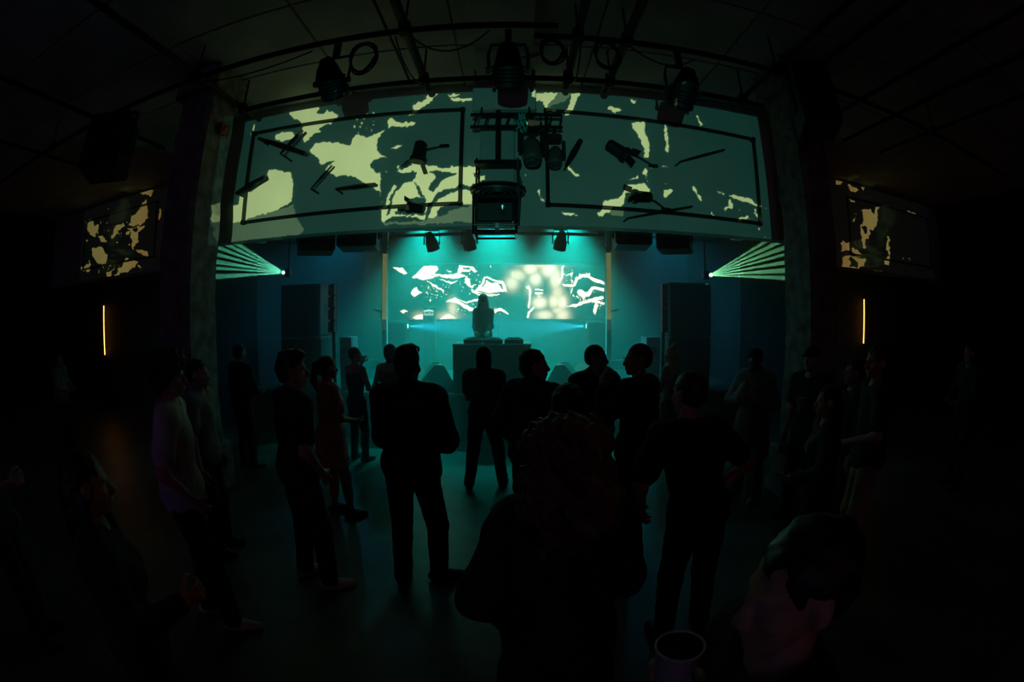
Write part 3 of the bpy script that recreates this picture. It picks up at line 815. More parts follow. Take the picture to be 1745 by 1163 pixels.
hung((2.34, 6.3, 2.93), 0.50, 0.45, 0.44, -0.5, -0.06, 'black loudspeaker hung under the bulkhead above the woman with a bun', ZC)

# ------------------------------------------------------------------ hanging cage with the round fixture
cg = thing('hanging_cage', 'dark projector cage with ringed disc hung below the beam', 'projector', (-0.18, 4.95, 2.86))
for x in (-0.225, 0.225):
    for y in (-0.18, 0.18):
        MB().tube([(x, y, 0), (x, y, 0.42)], 0.012, 8).build('cage_post', black_metal, cg)
    MB().tube([(x, -0.18, 0), (x, 0.18, 0)], 0.012, 8).build('cage_bar', steel, cg)
for z in (0.0, 0.09):
    MB().tube([(-0.235, -0.18, z), (0.235, -0.18, z)], 0.012, 8).build('cage_bar', steel, cg)
    MB().tube([(-0.235, 0.18, z), (0.235, 0.18, z)], 0.012, 8).build('cage_bar', black_metal, cg)
MB().box((0.0, -0.2, -0.01), (0.05, -0.16, 0.11), 0.006).build('clamp', steel, cg)
MB().box((-0.2, -0.16, 0.12), (0.2, 0.17, 0.35), 0.02).build('projector_body', dark_plastic, cg)
MB().lathe([(0.05, 0), (0.05, 0.03), (0.0, 0.02)], (0.08, -0.16, 0.25), (0, -1, 0)).build('lens', lens_m, cg)
MB().box((-0.24, -0.2, 0.37), (0.24, 0.2, 0.42), 0.01).build('top_plate', black_metal, cg)
for r in (0.30, 0.24, 0.17, 0.10):
    MB().lathe([(r, 0.0), (r - 0.012, -0.012), (r - 0.03, 0.0), (r - 0.012, 0.012), (r, 0.0)], (0.02, 0.05, 0.50), n=36).build('disc_ring', M('disc_metal', (0.16, 0.18, 0.19), 0.4, 0.6), cg, True)
MB().lathe([(0.31, 0.03), (0.31, 0.05), (0.0, 0.06)], (0.02, 0.05, 0.5), n=36).build('disc_plate', dark_plastic, cg)
for x, y in ((-0.2, -0.15), (0.24, -0.15), (-0.2, 0.18), (0.24, 0.18)):
    MB().tube([(x, y, 0.4), (x, y, 0.85)], 0.012, 6).build('suspension_rod', steel if x > 0 and y < 0 else black_metal, cg)
MB().box((-0.24, -0.02, 0.84), (0.28, 0.22, 0.88), 0.01).build('mounting_plate', black_metal, cg)
MB().tube([(0.02, 0.1, 0.88), (0.02, 0.1, 1.6)], 0.03).build('drop_tube', black_metal, cg)
MB().tube([(0.24, -0.16, 0.1), (0.27, -0.16, 0.62)], 0.008, 6).build('steel_rod', steel, cg)

# cable tray with its cables above the cage
ct = thing('cable_tray', 'black ladder cable tray under the drop box of the beam', 'tray', (-0.05, 4.9, 4.12))
for z in (0.0, 0.16):
    MB().box((-0.42, -0.02, z), (0.62, 0.02, z + 0.035), 0.006).build('rail', black_metal, ct)
for i in range(9):
    MB().tube([(-0.38 + i * 0.12, 0, 0.02), (-0.34 + i * 0.12, 0, 0.17)], 0.01, 6).build('rung', black_metal, ct)
for x in (-0.3, 0.25):
    MB().tube([(x, 0.0, 0.18), (x, 0.12, 0.34)], 0.012, 6).build('hanger', black_metal, ct)
tcab = M('teal_cable', (0.02, 0.55, 0.5), 0.5)
for i in range(6):
    x0 = 0.08 + 0.012 * i
    pts = [(x0 + 0.03 * math.sin(i * 2.1 + k * 1.1), 4.83 - 0.01 * i, 4.27 - 0.05 * k + 0.01 * math.sin(k + i)) for k in range(6)]
    tag(MB().tube(pts, 0.006, 6).build('teal_cable', tcab, None, True), 'thin teal cable in the bundle drooping from the cable tray', 'cable', 'teal cables under the tray')

# moving head light and smaller fixtures on the bulkhead
def moving_head(p, label, s=1.0, yaw=0.3):
    t = thing('moving_light', label, 'light', p, yaw)
    MB().box((-0.09 * s, -0.08 * s, 0.22 * s), (0.09 * s, 0.08 * s, 0.32 * s), 0.02).build('base', dark_plastic, t)
    for k in (-1, 1):
        MB().box((k * 0.115 * s - 0.02, -0.04 * s, -0.02), (k * 0.115 * s + 0.02, 0.04 * s, 0.23 * s), 0.01).build('yoke_arm', dark_plastic, t)
    MB().lathe([(0.05 * s, 0.16 * s), (0.085 * s, 0.1 * s), (0.095 * s, -0.08 * s), (0.08 * s, -0.14 * s), (0.06 * s, -0.13 * s)], (0, 0, 0), (0.1, 0.35, 1)).build('head', M('moving_light_grey', (0.09, 0.08, 0.06), 0.5), t, True)
    MB().lathe([(0.075 * s, -0.142 * s), (0.04 * s, -0.16 * s), (0.0, -0.165 * s)], (0, 0, 0), (0.1, 0.35, 1)).build('lens', lens_m, t, True)
    MB().tube([(0, 0, 0.3 * s), (0, 0, 0.42 * s)], 0.02).build('clamp', black_metal, t)
q = at(906, 255, 4.9); moving_head((q.x, 4.9, q.z - 0.02), 'brownish moving light with round lens hanging beside the teal cables', 1.15)
q = at(946, 268, 5.1); moving_head((q.x, 5.1, q.z), 'dark slim moving light right of the brownish one, inside the pipe frame', 0.9, 0.0)
def arm_light(p, aim, arm, label, s=0.62):
    t = thing('clamp_light', label, 'light', p)
    d = (Vector(aim) - Vector(p)).normalized()
    MB().lathe([(0.05 * s, -0.17 * s), (0.09 * s, -0.14 * s), (0.10 * s, 0.08 * s), (0.125 * s, 0.10 * s), (0.125 * s, 0.17 * s), (0.10 * s, 0.175 * s), (0.0, 0.15 * s)], (0, 0, 0), d, 8).build('housing', black_metal, t)
    MB().tube([(0, 0, 0), (arm[0] * 0.5, 0.04, arm[2] * 0.4), arm], 0.009, 6).build('arm', black_metal, t)
    MB().box((arm[0] - 0.06, arm[1] - 0.02, arm[2] - 0.02), (arm[0] + 0.06, arm[1] + 0.02, arm[2] + 0.02), 0.006).build('wall_plate', black_metal, t)
    for k in (-1, 1):
        a_ = d.orthogonal().normalized() * 0.125 * s
        MB().add([tuple(d * 0.17 * s + a_ * k), tuple(d * 0.30 * s + a_ * k * 1.7), tuple(d * 0.30 * s + a_ * k * 1.7 + d.cross(a_) * 0.8), tuple(d * 0.17 * s + a_ * k + d.cross(a_) * 0.8),
                  tuple(d * 0.17 * s + a_ * k * 1.05), tuple(d * 0.30 * s + a_ * k * 1.76), tuple(d * 0.30 * s + a_ * k * 1.76 + d.cross(a_) * 0.8), tuple(d * 0.17 * s + a_ * k * 1.05 + d.cross(a_) * 0.8)],
                 [(0, 1, 2, 3), (7, 6, 5, 4), (0, 4, 5, 1), (1, 5, 6, 2), (2, 6, 7, 3), (3, 7, 4, 0)]).build('barn_door', black_metal, t)
q = at(1052, 255, 5.2); arm_light((q.x, 5.2, q.z), (q.x + 0.5, 5.2, q.z - 0.32), (0.5, 0.17, -0.12), 'black clamp light on a thin arm in the pipe frame beside the bright bars', 0.85)
q = at(714, 258, 5.2); arm_light((q.x, 5.2, q.z), (q.x - 0.1, 5.2, q.z - 0.8), (0.28, 0.17, 0.12), 'black clamp light near the inner rail of the frame beside the big blob', 0.8)
q = at(1095, 335, 5.2); arm_light((q.x, 5.2, q.z), (q.x - 0.5, 5.2, q.z), (0.35, 0.17, -0.1), 'black clamp light by the lower rail next to the horn-shaped bright patch', 0.7)
q = at(708, 354, 5.22); arm_light((q.x, 5.22, q.z), (q.x - 0.5, 5.2, q.z + 0.1), (-0.15, 0.15, 0.06), 'small black clamp light low between the bright arches', 0.6)
# slanted bars fixed near the column
def bar(a, b, Y, label, w=0.05):
    a, b = at(*a, Y), at(*b, Y)
    t = thing('support_bar', label, 'bar', (a.x, Y, a.z))
    d = b - a
    MB().tube([(0, 0, 0), tuple(d * 0.5), tuple(d)], [w * 0.3, w * 0.55, w * 0.4], 4).build('bar_body', black_metal, t)
    MB().tube([(0, 0, 0), (0, 5.42 - Y, 0)], 0.012, 6).build('wall_fixing', black_metal, t)
bar((440, 236), (520, 262), 5.1, 'slanted black bar fixed high on the bulkhead near the red-box column', 0.07)
bar((478, 262), (516, 222), 5.05, 'second black bar crossing the slanted one near the red-box column', 0.06)
bar((402, 330), (452, 302), 5.15, 'short black bar in front of the lowest bright blob beside the red-box column', 0.09)
bar((530, 322), (566, 282), 5.15, 'thin black bar slanting across the big bright blob', 0.035)
bar((572, 322), (640, 314), 5.15, 'flat black bar along the lower edge of the big bright blob', 0.05)
bar((1160, 275), (1235, 255), 5.2, 'thin slanted bar far along the bulkhead past the bright bars', 0.03)
bar((965, 282), (990, 238), 5.2, 'dark slanted strut right of the slim moving light', 0.07)
bar((1070, 372), (1180, 352), 5.2, 'long thin bar near the frame bottom above the bald man', 0.03)

# coiled and draped cables
def coil(p, r, label, n=5):
    pts = []
    for k in range(n * 18 + 1):
        a = 2 * math.pi * k / 18
        rr = r * (1 + 0.16 * math.sin(k * 0.21) + 0.05 * math.sin(k * 0.9))
        pts.append((p[0] + rr * 0.72 * math.cos(a) + 0.02 * math.sin(k * 0.13), p[1] + 0.012 * math.sin(k * 0.7), p[2] + rr * math.sin(a)))
    tag(MB().tube(pts, 0.008, 5).build('cable_coil', rubber, None, True), label, 'cable')
coil((-1.33, 3.5, 4.34), 0.17, 'coil of black cable hanging from the front pipe next to a lantern')
coil((0.36, 3.62, 4.38), 0.14, 'tangled coil of black cable beside the middle lantern')
coil((0.86, 3.62, 4.38), 0.15, 'coil of black cable hanging between two long pipes', 4)
def drape(a, b, sag, label, r=0.008):
    a, b = Vector(a), Vector(b)
    pts = [a.lerp(b, k / 14) - Vector((0, 0, sag * 4 * (k / 14) * (1 - k / 14))) for k in range(15)]
    tag(MB().tube(pts, r, 6).build('hanging_cable', rubber, None, True), label, 'cable')
drape((-3.3, 3.45, 4.52), (-1.85, 3.45, 4.50), 0.10, 'black cable sagging along the front pipe towards the coil')
drape((-0.9, 3.47, 4.52), (-0.2, 3.47, 4.52), 0.22, 'black cable sagging between the long pipe and the middle lantern')
drape((-1.05, 3.5, 4.55), (-0.92, 4.4, 4.5), 0.16, 'black cable hanging beside a long pipe near the coil')
drape((0.62, 3.62, 4.5), (0.64, 4.4, 4.5), 0.14, 'black cable hanging under the long pipe beside the tangled coil')
drape((1.1, 3.62, 4.5), (1.75, 3.66, 4.5), 0.14, 'black cable sagging from the thick long pipe to the last lantern')
pale = M('pale_tape', (0.5, 0.46, 0.3), 0.6)
q = at(916, 96, 3.75)
tag(MB().tube([(q.x - 0.14, 3.75, q.z - 0.02), (q.x - 0.03, 3.75, q.z + 0.01), (q.x + 0.06, 3.75, q.z + 0.05)], [0.012, 0.025, 0.012], 8).build('cable_connector', pale, None, True), 'pale cable connector lit among the tangled cables', 'connector')

# red alarm box on the column
ab = thing('alarm_box', 'small red alarm box high on the concrete column', 'alarm', (-3.34, 4.2, 4.22))
MB().box((-0.03, -0.06, -0.08), (0.03, 0.06, 0.08), 0.01).build('casing', M('alarm_red', (0.35, 0.015, 0.012), 0.5), ab)
MB().lathe([(0.04, 0.03), (0.035, 0.05), (0.0, 0.055)], (0, 0, 0), (1, 0, 0), 16).build('sounder', M('alarm_red', (0.35, 0.015, 0.012), 0.5), ab, True)

# orange neon tubes on the side walls
neon = M('orange_neon', (0.9, 0.4, 0.1), 0.3, emit=(1.0, 0.42, 0.06), estr=5.0)
for x, za, zb, lab in ((-9.7, 1.22, 2.45, 'glowing orange tube light on the dark wall beyond the curly man'), (7.42, 1.50, 2.49, 'glowing orange tube light on the dark wall above the khaki man')):
    t = thing('neon_tube', lab, 'light', (x, 7.52, za))
    MB().tube([(0, 0, 0.01), (0, 0, zb - za - 0.01)], 0.013, 10).build('tube', neon, t, True)
    for z in (0, zb - za):
        MB().lathe([(0.02, -0.03), (0.02, 0.02), (0.012, 0.03)], (0, 0, z) if z else (0, 0, 0), (0, 0, 1 if z == 0 else -1), 12).build('end_cap', black_metal, t)
    for z in (0.2, zb - za - 0.2):
        MB().tube([(0, 0.0, z), (0, 0.1, z)], 0.008, 6).build('bracket', black_metal, t)
red = M('red_fill', (0.9, 0.1, 0.05), 0.3, emit=(1.0, 0.12, 0.07), estr=7.0)
violet = M('violet_fill', (0.4, 0.3, 0.9), 0.3, emit=(0.42, 0.30, 1.0), estr=14.0)
for x, lab in ((-3.0, 'added violet fill tube on the rear wall, unseen behind the camera'), (3.6, 'added red fill tube on the rear wall, unseen behind the camera')):  # unseen tubes added behind the camera as dim violet and red fill
    t = thing('neon_tube', lab, 'light', (x, -5.8, 1.4))
    MB().tube([(0, 0, 0), (0, 0, 1.4)], 0.05, 10).build('tube', red if x > 0 else violet, t, True)
    for z in (0.1, 1.3):
        MB().tube([(0, 0, z), (0, -0.1, z)], 0.01, 6).build('bracket', black_metal, t)

# unseen black drapes added behind the columns to stop the laser fans
def beam_stop(x, label):
    P, F = [], []
    n = 40
    for i in range(n + 1):
        y = 6.2 + 1.38 * i / n
        for z in (0.02, 1.6, 3.3, ZC - 0.02):
            P.append((x + 0.035 * math.sin(i * 1.25) + 0.01 * math.sin(i * 0.4 + z), y, z))
    for i in range(n):
        for k in range(3):
            F.append((i * 4 + k, i * 4 + 4 + k, i * 4 + 5 + k, i * 4 + 1 + k))
    n0 = len(P)
    P2 = P + [(a + 0.012, b, c) for a, b, c in P]
    F2 = F + [tuple(j + n0 for j in reversed(f)) for f in F]
    t = thing('beam_stop_drape', label, 'curtain', (0, 0, 0))
    MB().add(P2, F2).build('cloth', M('beam_stop_black', (0.006, 0.006, 0.007), 0.95, 0, 0.2, 8, spec=0.05), t, True)
    MB().tube([(x, 6.15, ZC - 0.03), (x, 7.6, ZC - 0.03)], 0.02).build('rail', black_metal, t)
beam_stop(-6.05, 'unseen black drape added behind the red-box column to stop the laser fan')
beam_stop(5.3, 'unseen black drape added behind the far column to stop the laser fan')

# lasers: lamp behind a slotted plate
glass_glow = M('laser_aperture', (0.6, 0.6, 0.2), 0.3, emit=(0.85, 1.0, 0.35), estr=30)
for px, py, sx, lab in ((487, 466, -1, 'small laser projector fanning green beams towards the red-box column'), (1207, 470, 1, 'small laser projector fanning green beams towards the far column')):
    q = at(px, py, 7.2)
    t = thing('laser_projector', lab, 'laser', (q.x, 7.2, q.z))
    MB().box((-0.11 if sx > 0 else 0.01, -0.07, -0.07), (-0.01 if sx > 0 else 0.11, 0.07, 0.07), 0.01).build('casing', dark_plastic, t)
    MB().lathe([(0.012, 0.0), (0.012, 0.004), (0.0, 0.006)], (-0.005 * sx, -0.03, 0), (sx, -0.4, 0), 12).build('aperture', glass_glow, t)
    MB().tube([(-0.06 * sx, 0.0, 0.07), (-0.06 * sx, 0.0, 0.6), (-0.06 * sx, 0.2, 0.9), (-0.06 * sx, 0.9, 0.9)], 0.015).build('bracket', black_metal, t)
    cb = MB()
    e0, e1, nb = math.radians(-3), math.radians(30), 7
    ang = [e0 + (e1 - e0) * (k / nb) ** 0.9 for k in range(nb + 1)]
    R = 0.06
    for k in range(nb):
        lo_, hi_ = ang[k], ang[k] + (ang[k + 1] - ang[k]) * random.uniform(0.35, 0.6)
        for (aa, bb) in ((lo_, hi_),):
            x0, z0, x1, z1 = R * math.cos(aa), R * math.sin(aa), R * math.cos(bb), R * math.sin(bb)
            cb.add([(sx * x0, -0.05, z0), (sx * x1, -0.05, z1), (sx * x1, 0.05, z1), (sx * x0, 0.05, z0)], [(0, 1, 2, 3)])
    for aa, bb in ((-70, -3), (30, 70)):
        aa, bb = math.radians(aa), math.radians(bb)
        cb.add([(sx * R * math.cos(aa), -0.05, R * math.sin(aa)), (sx * R * math.cos(bb), -0.05, R * math.sin(bb)), (sx * R * math.cos(bb), 0.05, R * math.sin(bb)), (sx * R * math.cos(aa), 0.05, R * math.sin(aa))], [(0, 1, 2, 3)])
    for yy in (-0.007, 0.007):
        s_ = 1 if yy > 0 else -1
        cb.add([(sx * 0.058, yy, -0.06), (sx * 0.058, s_ * 0.06, -0.06), (sx * 0.058, s_ * 0.06, 0.06), (sx * 0.058, yy, 0.06)], [(0, 1, 2, 3)])
    cbo = cb.build('slotted_plate', black_metal, t)
    cbo.rotation_euler = (0, 0, sx * -0.02)
    lamp('laser_light', 'SPOT', q, 3600, (0.22, 1.0, 0.55) if sx < 0 else (0.42, 1.0, 0.42), aim=q + Vector((sx, -0.02, 0.25)), spot_size=math.radians(50), spot_blend=0.1, shadow_soft_size=0.0)
# ------------------------------------------------------------------ people: smooth-blended solids turned into one continuous surface
def rc(a, b, r1, r2):
    return ('c', np.array(a, float), np.array(b, float), r1, r2)
def el(c, r, R=None):
    return ('e', np.array(c, float), np.array(r, float), None if R is None else np.array(R, float))
def prim_sdf(p, X, Y, Z):
    if p[0] == 'c':
        _, a, b, r1, r2 = p
        ba = b - a
        l2 = max(float(ba @ ba), 1e-9)
        px, py, pz = X - a[0], Y - a[1], Z - a[2]
        t = np.clip((px * ba[0] + py * ba[1] + pz * ba[2]) / l2, 0, 1)
        dx, dy, dz = px - ba[0] * t, py - ba[1] * t, pz - ba[2] * t
        return np.sqrt(dx * dx + dy * dy + dz * dz) - (r1 + (r2 - r1) * t)
    _, c, r, R = p
    px, py, pz = X - c[0], Y - c[1], Z - c[2]
    if R is not None:
        px, py, pz = (R[0][0] * px + R[1][0] * py + R[2][0] * pz, R[0][1] * px + R[1][1] * py + R[2][1] * pz, R[0][2] * px + R[1][2] * py + R[2][2] * pz)
    k0 = np.sqrt((px / r[0]) ** 2 + (py / r[1]) ** 2 + (pz / r[2]) ** 2)
    k1 = np.sqrt((px / r[0] ** 2) ** 2 + (py / r[1] ** 2) ** 2 + (pz / r[2] ** 2) ** 2) + 1e-9
    return k0 * (k0 - 1) / k1
def prim_box(p):
    if p[0] == 'c':
        r = max(p[3], p[4])
        return np.minimum(p[1], p[2]) - r, np.maximum(p[1], p[2]) + r
    r = p[2] if p[3] is None else np.full(3, p[2].max())
    return p[1] - r, p[1] + r
def grow(p, g):
    if p[0] == 'c':
        return ('c', p[1], p[2], p[3] + g, p[4] + g)
    return ('e', p[1], p[2] + g, p[3])
def surf(prims, h, k=0.03, cuts=(), subs=(), noise=None):
    """smooth union of prims minus subs, cut by half spaces (n, d): keep n.p < d; returns verts, quads"""
    bx = [prim_box(p) for p in prims]
    lo = np.min([b[0] for b in bx], 0) - 2.5 * h - 0.01
    hi = np.max([b[1] for b in bx], 0) + 2.5 * h + 0.01
    n = np.ceil((hi - lo) / h).astype(int) + 1
    ax = [(lo[i] + h * np.arange(n[i])).astype(np.float32) for i in range(3)]
    D = np.full(tuple(n), 0.5, np.float32)
    def sl(b, m):
        a = np.clip(np.floor((b[0] - m - lo) / h).astype(int), 0, n)
        e = np.clip(np.ceil((b[1] + m - lo) / h).astype(int) + 1, 0, n)
        return a, e
    def grids(a, e):
        return ax[0][a[0]:e[0], None, None], ax[1][None, a[1]:e[1], None], ax[2][None, None, a[2]:e[2]]
    for p, b in zip(prims, bx):
        a, e = sl(b, k + 2 * h)
        if (e <= a).any(): continue
        d = prim_sdf(p, *grids(a, e)).astype(np.float32)
        S = D[a[0]:e[0], a[1]:e[1], a[2]:e[2]]
        hh = np.maximum(k - np.abs(S - d), 0) / k
        D[a[0]:e[0], a[1]:e[1], a[2]:e[2]] = np.minimum(S, d) - hh * hh * k * 0.25
    full = (ax[0][:, None, None], ax[1][None, :, None], ax[2][None, None, :])
    if noise is not None:
        amp, fr, ph = noise
        X, Y, Z = full
        w = (np.sin(X * fr + 1.3 * np.sin(Z * fr * 0.7 + ph)) * np.sin(Y * fr * 1.1 + ph) + 0.7 * np.sin(Z * fr * 0.8 + 1.7 * np.sin((X + Y) * fr * 0.6) + ph) + 0.5 * np.sin((X - Y + Z) * fr * 2.1 + ph))
        D = D + (amp * w * 0.5).astype(np.float32)
    for p in subs:
        b = prim_box(p)
        a, e = sl(b, 2 * h)
        if (e <= a).any(): continue
        d = -prim_sdf(p, *grids(a, e)).astype(np.float32)
        S = D[a[0]:e[0], a[1]:e[1], a[2]:e[2]]
        D[a[0]:e[0], a[1]:e[1], a[2]:e[2]] = np.maximum(S, d)
    for nrm, dd in cuts:
        D = np.maximum(D, (full[0] * nrm[0] + full[1] * nrm[1] + full[2] * nrm[2] - dd).astype(np.float32))
    # surface nets
    ins = D < 0
    c8 = np.zeros(tuple(n - 1), np.int8)
    for i in (0, 1):
        for j in (0, 1):
            for m in (0, 1):
                c8 += ins[i:n[0] - 1 + i, j:n[1] - 1 + j, m:n[2] - 1 + m]
    act = (c8 > 0) & (c8 < 8)
    idx = np.full(act.shape, -1, np.int64)
    ci = np.argwhere(act)
    idx[act] = np.arange(len(ci))
    acc = np.zeros((len(ci), 3)); cnt = np.zeros(len(ci))
    corners = [(i, j, m) for i in (0, 1) for j in (0, 1) for m in (0, 1)]
    vals = {c: D[ci[:, 0] + c[0], ci[:, 1] + c[1], ci[:, 2] + c[2]] for c in corners}
    for c in corners:
        for axn in range(3):
            if c[axn] == 0:
                c2 = list(c); c2[axn] = 1; c2 = tuple(c2)
                v0, v1 = vals[c], vals[c2]
                m = (v0 < 0) != (v1 < 0)
                t = np.where(m, v0 / np.where(m, v0 - v1, 1), 0)
                pt = np.repeat(np.array(c, float)[None], len(ci), 0)
                pt[:, axn] += t
                acc[m] += pt[m]; cnt[m] += 1
    V = (ci + acc / np.maximum(cnt, 1)[:, None]) * h + lo
    Q = []
    for axn in range(3):
        o1, o2 = [(1, 2), (2, 0), (0, 1)][axn]
        s0 = [slice(None)] * 3; s1 = [slice(None)] * 3
        s0[axn] = slice(0, -1); s1[axn] = slice(1, None)
        a_, b_ = ins[tuple(s0)], ins[tuple(s1)]
        e = np.argwhere(a_ != b_)
        e = e[(e[:, o1] > 0) & (e[:, o2] > 0) & (e[:, o1] < n[o1] - 1) & (e[:, o2] < n[o2] - 1)]
        d1 = np.zeros(3, int); d1[o1] = 1
        d2 = np.zeros(3, int); d2[o2] = 1
        q = np.stack([idx[tuple((e - d1 - d2).T)], idx[tuple((e - d2).T)], idx[tuple(e.T)], idx[tuple((e - d1).T)]], 1)
        flip = ~a_[tuple(e.T)]
        q[flip] = q[flip][:, ::-1]
        Q.append(q)
    return V, np.concatenate(Q)
def mesh_of(parts, name, mat, parent, smooth=True):
    vs_, fs, n = [], [], 0
    for V, Q in parts:
        vs_.append(V); fs.append(Q + n); n += len(V)
    V = np.concatenate(vs_).astype(np.float32); Q = np.concatenate(fs).astype(np.int32)
    me = bpy.data.meshes.new(name)
    me.vertices.add(len(V)); me.vertices.foreach_set('co', V.ravel())
    me.loops.add(Q.size); me.loops.foreach_set('vertex_index', Q.ravel())
    me.polygons.add(len(Q)); me.polygons.foreach_set('loop_start', np.arange(0, Q.size, 4, dtype=np.int32))
    me.update(calc_edges=True)
    return link(name, me, mat, parent, smooth)
def unit(v):
    v = np.array(v, float)
    return v / max(np.linalg.norm(v), 1e-9)
def frame_of(fwd, up=(0, 0, 1)):
    f = unit(fwd); r = np.cross(f, up)
    r = unit(r) if np.linalg.norm(r) > 1e-3 else np.array([1.0, 0, 0])
    return np.stack([r, f, np.cross(r, f)], 1)        # columns: right, forward, up

def hand(wr, dirv, palm_n, side, curl, s, h=0.0045):
    """palm and five fingers; dirv along the hand, palm_n out of the palm"""
    f = unit(dirv); nrm = unit(np.array(palm_n) - f * (np.array(palm_n) @ f)); lat = np.cross(f, nrm) * side
    R = lambda a, b, c: np.array(wr) + s * (f * a + lat * b + nrm * c)
    pr = [rc(R(-0.02, 0, 0), R(0.03, 0, 0), 0.026 * s, 0.026 * s)]
    for b in (-0.028, -0.009, 0.010, 0.028):
        pr.append(rc(R(0.015, b * 0.6, 0), R(0.085, b, 0), 0.016 * s, 0.0115 * s))
    fl = [0.072, 0.085, 0.078, 0.060]
    for i, b in enumerate((0.031, 0.0105, -0.0105, -0.031)):
        p0 = np.array([0.088, b, 0.0]); a = 0.15 + curl * 0.6
        sp = b * 0.6
        for j, fr in enumerate((0.45, 0.31, 0.24)):
            d = np.array([math.cos(a), sp, math.sin(a)])
            p1 = p0 + d * fl[i] * fr
            pr.append(rc(R(*p0), R(*p1), (0.0092 - 0.0008 * j) * s, (0.0086 - 0.0009 * j) * s))
            p0 = p1; a += curl * 0.75 + 0.12
    t0 = np.array([0.028, 0.03, 0.004]); a = 0.75
    for j, ln in enumerate((0.042, 0.03, 0.024)):
        t1 = t0 + np.array([math.cos(a) * 0.85, math.sin(a) * 0.75, 0.25 + 0.5 * curl]) * ln
        pr.append(rc(R(*t0), R(*t1), (0.0125 - 0.0012 * j) * s, (0.011 - 0.0012 * j) * s))
        t0 = t1; a -= 0.35 + 0.35 * curl
    return surf(pr, h * s, 0.006)

SKINS = {
    'skin_light': M('skin_light', (0.45, 0.27, 0.19), 0.55, 0, 0.1, 20),
    'skin_tan': M('skin_tan', (0.34, 0.19, 0.125), 0.55, 0, 0.1, 20),
}
ARMS = {   # (upper-arm direction, forearm direction, palm normal, hand curl); x is outwards from the body, y forwards
    'down': ((0.18, 0.02, -1), (0.08, 0.18, -1), (-1, 0.2, 0), 0.35),
    'pocket': ((0.42, -0.18, -0.9), (-0.35, 0.55, -0.75), (-1, 0, 0), 0.4),
    'hip': ((0.75, -0.2, -0.75), (-0.75, 0.15, -0.5), (-0.2, -0.3, -1), 0.5),
    'fold': ((0.42, 0.18, -0.9), (-0.80, 0.55, 0.18), (-0.1, -1, 0), 0.45),
    'hold': ((0.22, 0.1, -1), (-0.15, 0.95, 0.22), (-1, 0, 0.1), 0.95),
    'front': ((0.25, 0.15, -0.95), (-0.45, 0.75, -0.25), (0, -0.4, 1), 0.5),
    'drink': ((0.30, 0.55, -0.80), (-0.35, 0.52, 0.85), (-1, -0.3, 0), 0.95),
    'raise': ((0.45, 0.75, 0.05), (-0.2, 0.95, 0.22), (0, -0.2, -1), 0.25),
    'reach': ((0.5, 0.6, -0.62), (0.1, 0.95, -0.1), (-0.6, 0, -0.6), 0.6),
    'desk': ((0.02, 0.35, -0.9), (-0.12, 0.85, -0.35), (0, 0, -1), 0.3),
}
def head_prims(hair):
    face = [el((0, -0.012, 0.03), (0.074, 0.096, 0.088)), el((0, 0.022, -0.035), (0.060, 0.070, 0.080)), el((0, 0.045, -0.085), (0.043, 0.042, 0.030)),
            el((0, 0.076, 0.020), (0.046, 0.016, 0.012)), rc((0, 0.088, 0.008), (0, 0.109, -0.032), 0.008, 0.0125), el((0, 0.102, -0.037), (0.017, 0.010, 0.008)),
            el((0, 0.089, -0.062), (0.024, 0.011, 0.006)), el((0, 0.087, -0.073), (0.021, 0.011, 0.006)), el((0, 0.074, -0.100), (0.021, 0.017, 0.014)),
            el((0.045, 0.062, -0.03), (0.018, 0.02, 0.02)), el((-0.045, 0.062, -0.03), (0.018, 0.02, 0.02)),
            el((0.078, -0.008, -0.012), (0.010, 0.021, 0.032)), el((-0.078, -0.008, -0.012), (0.010, 0.021, 0.032))]
    return face
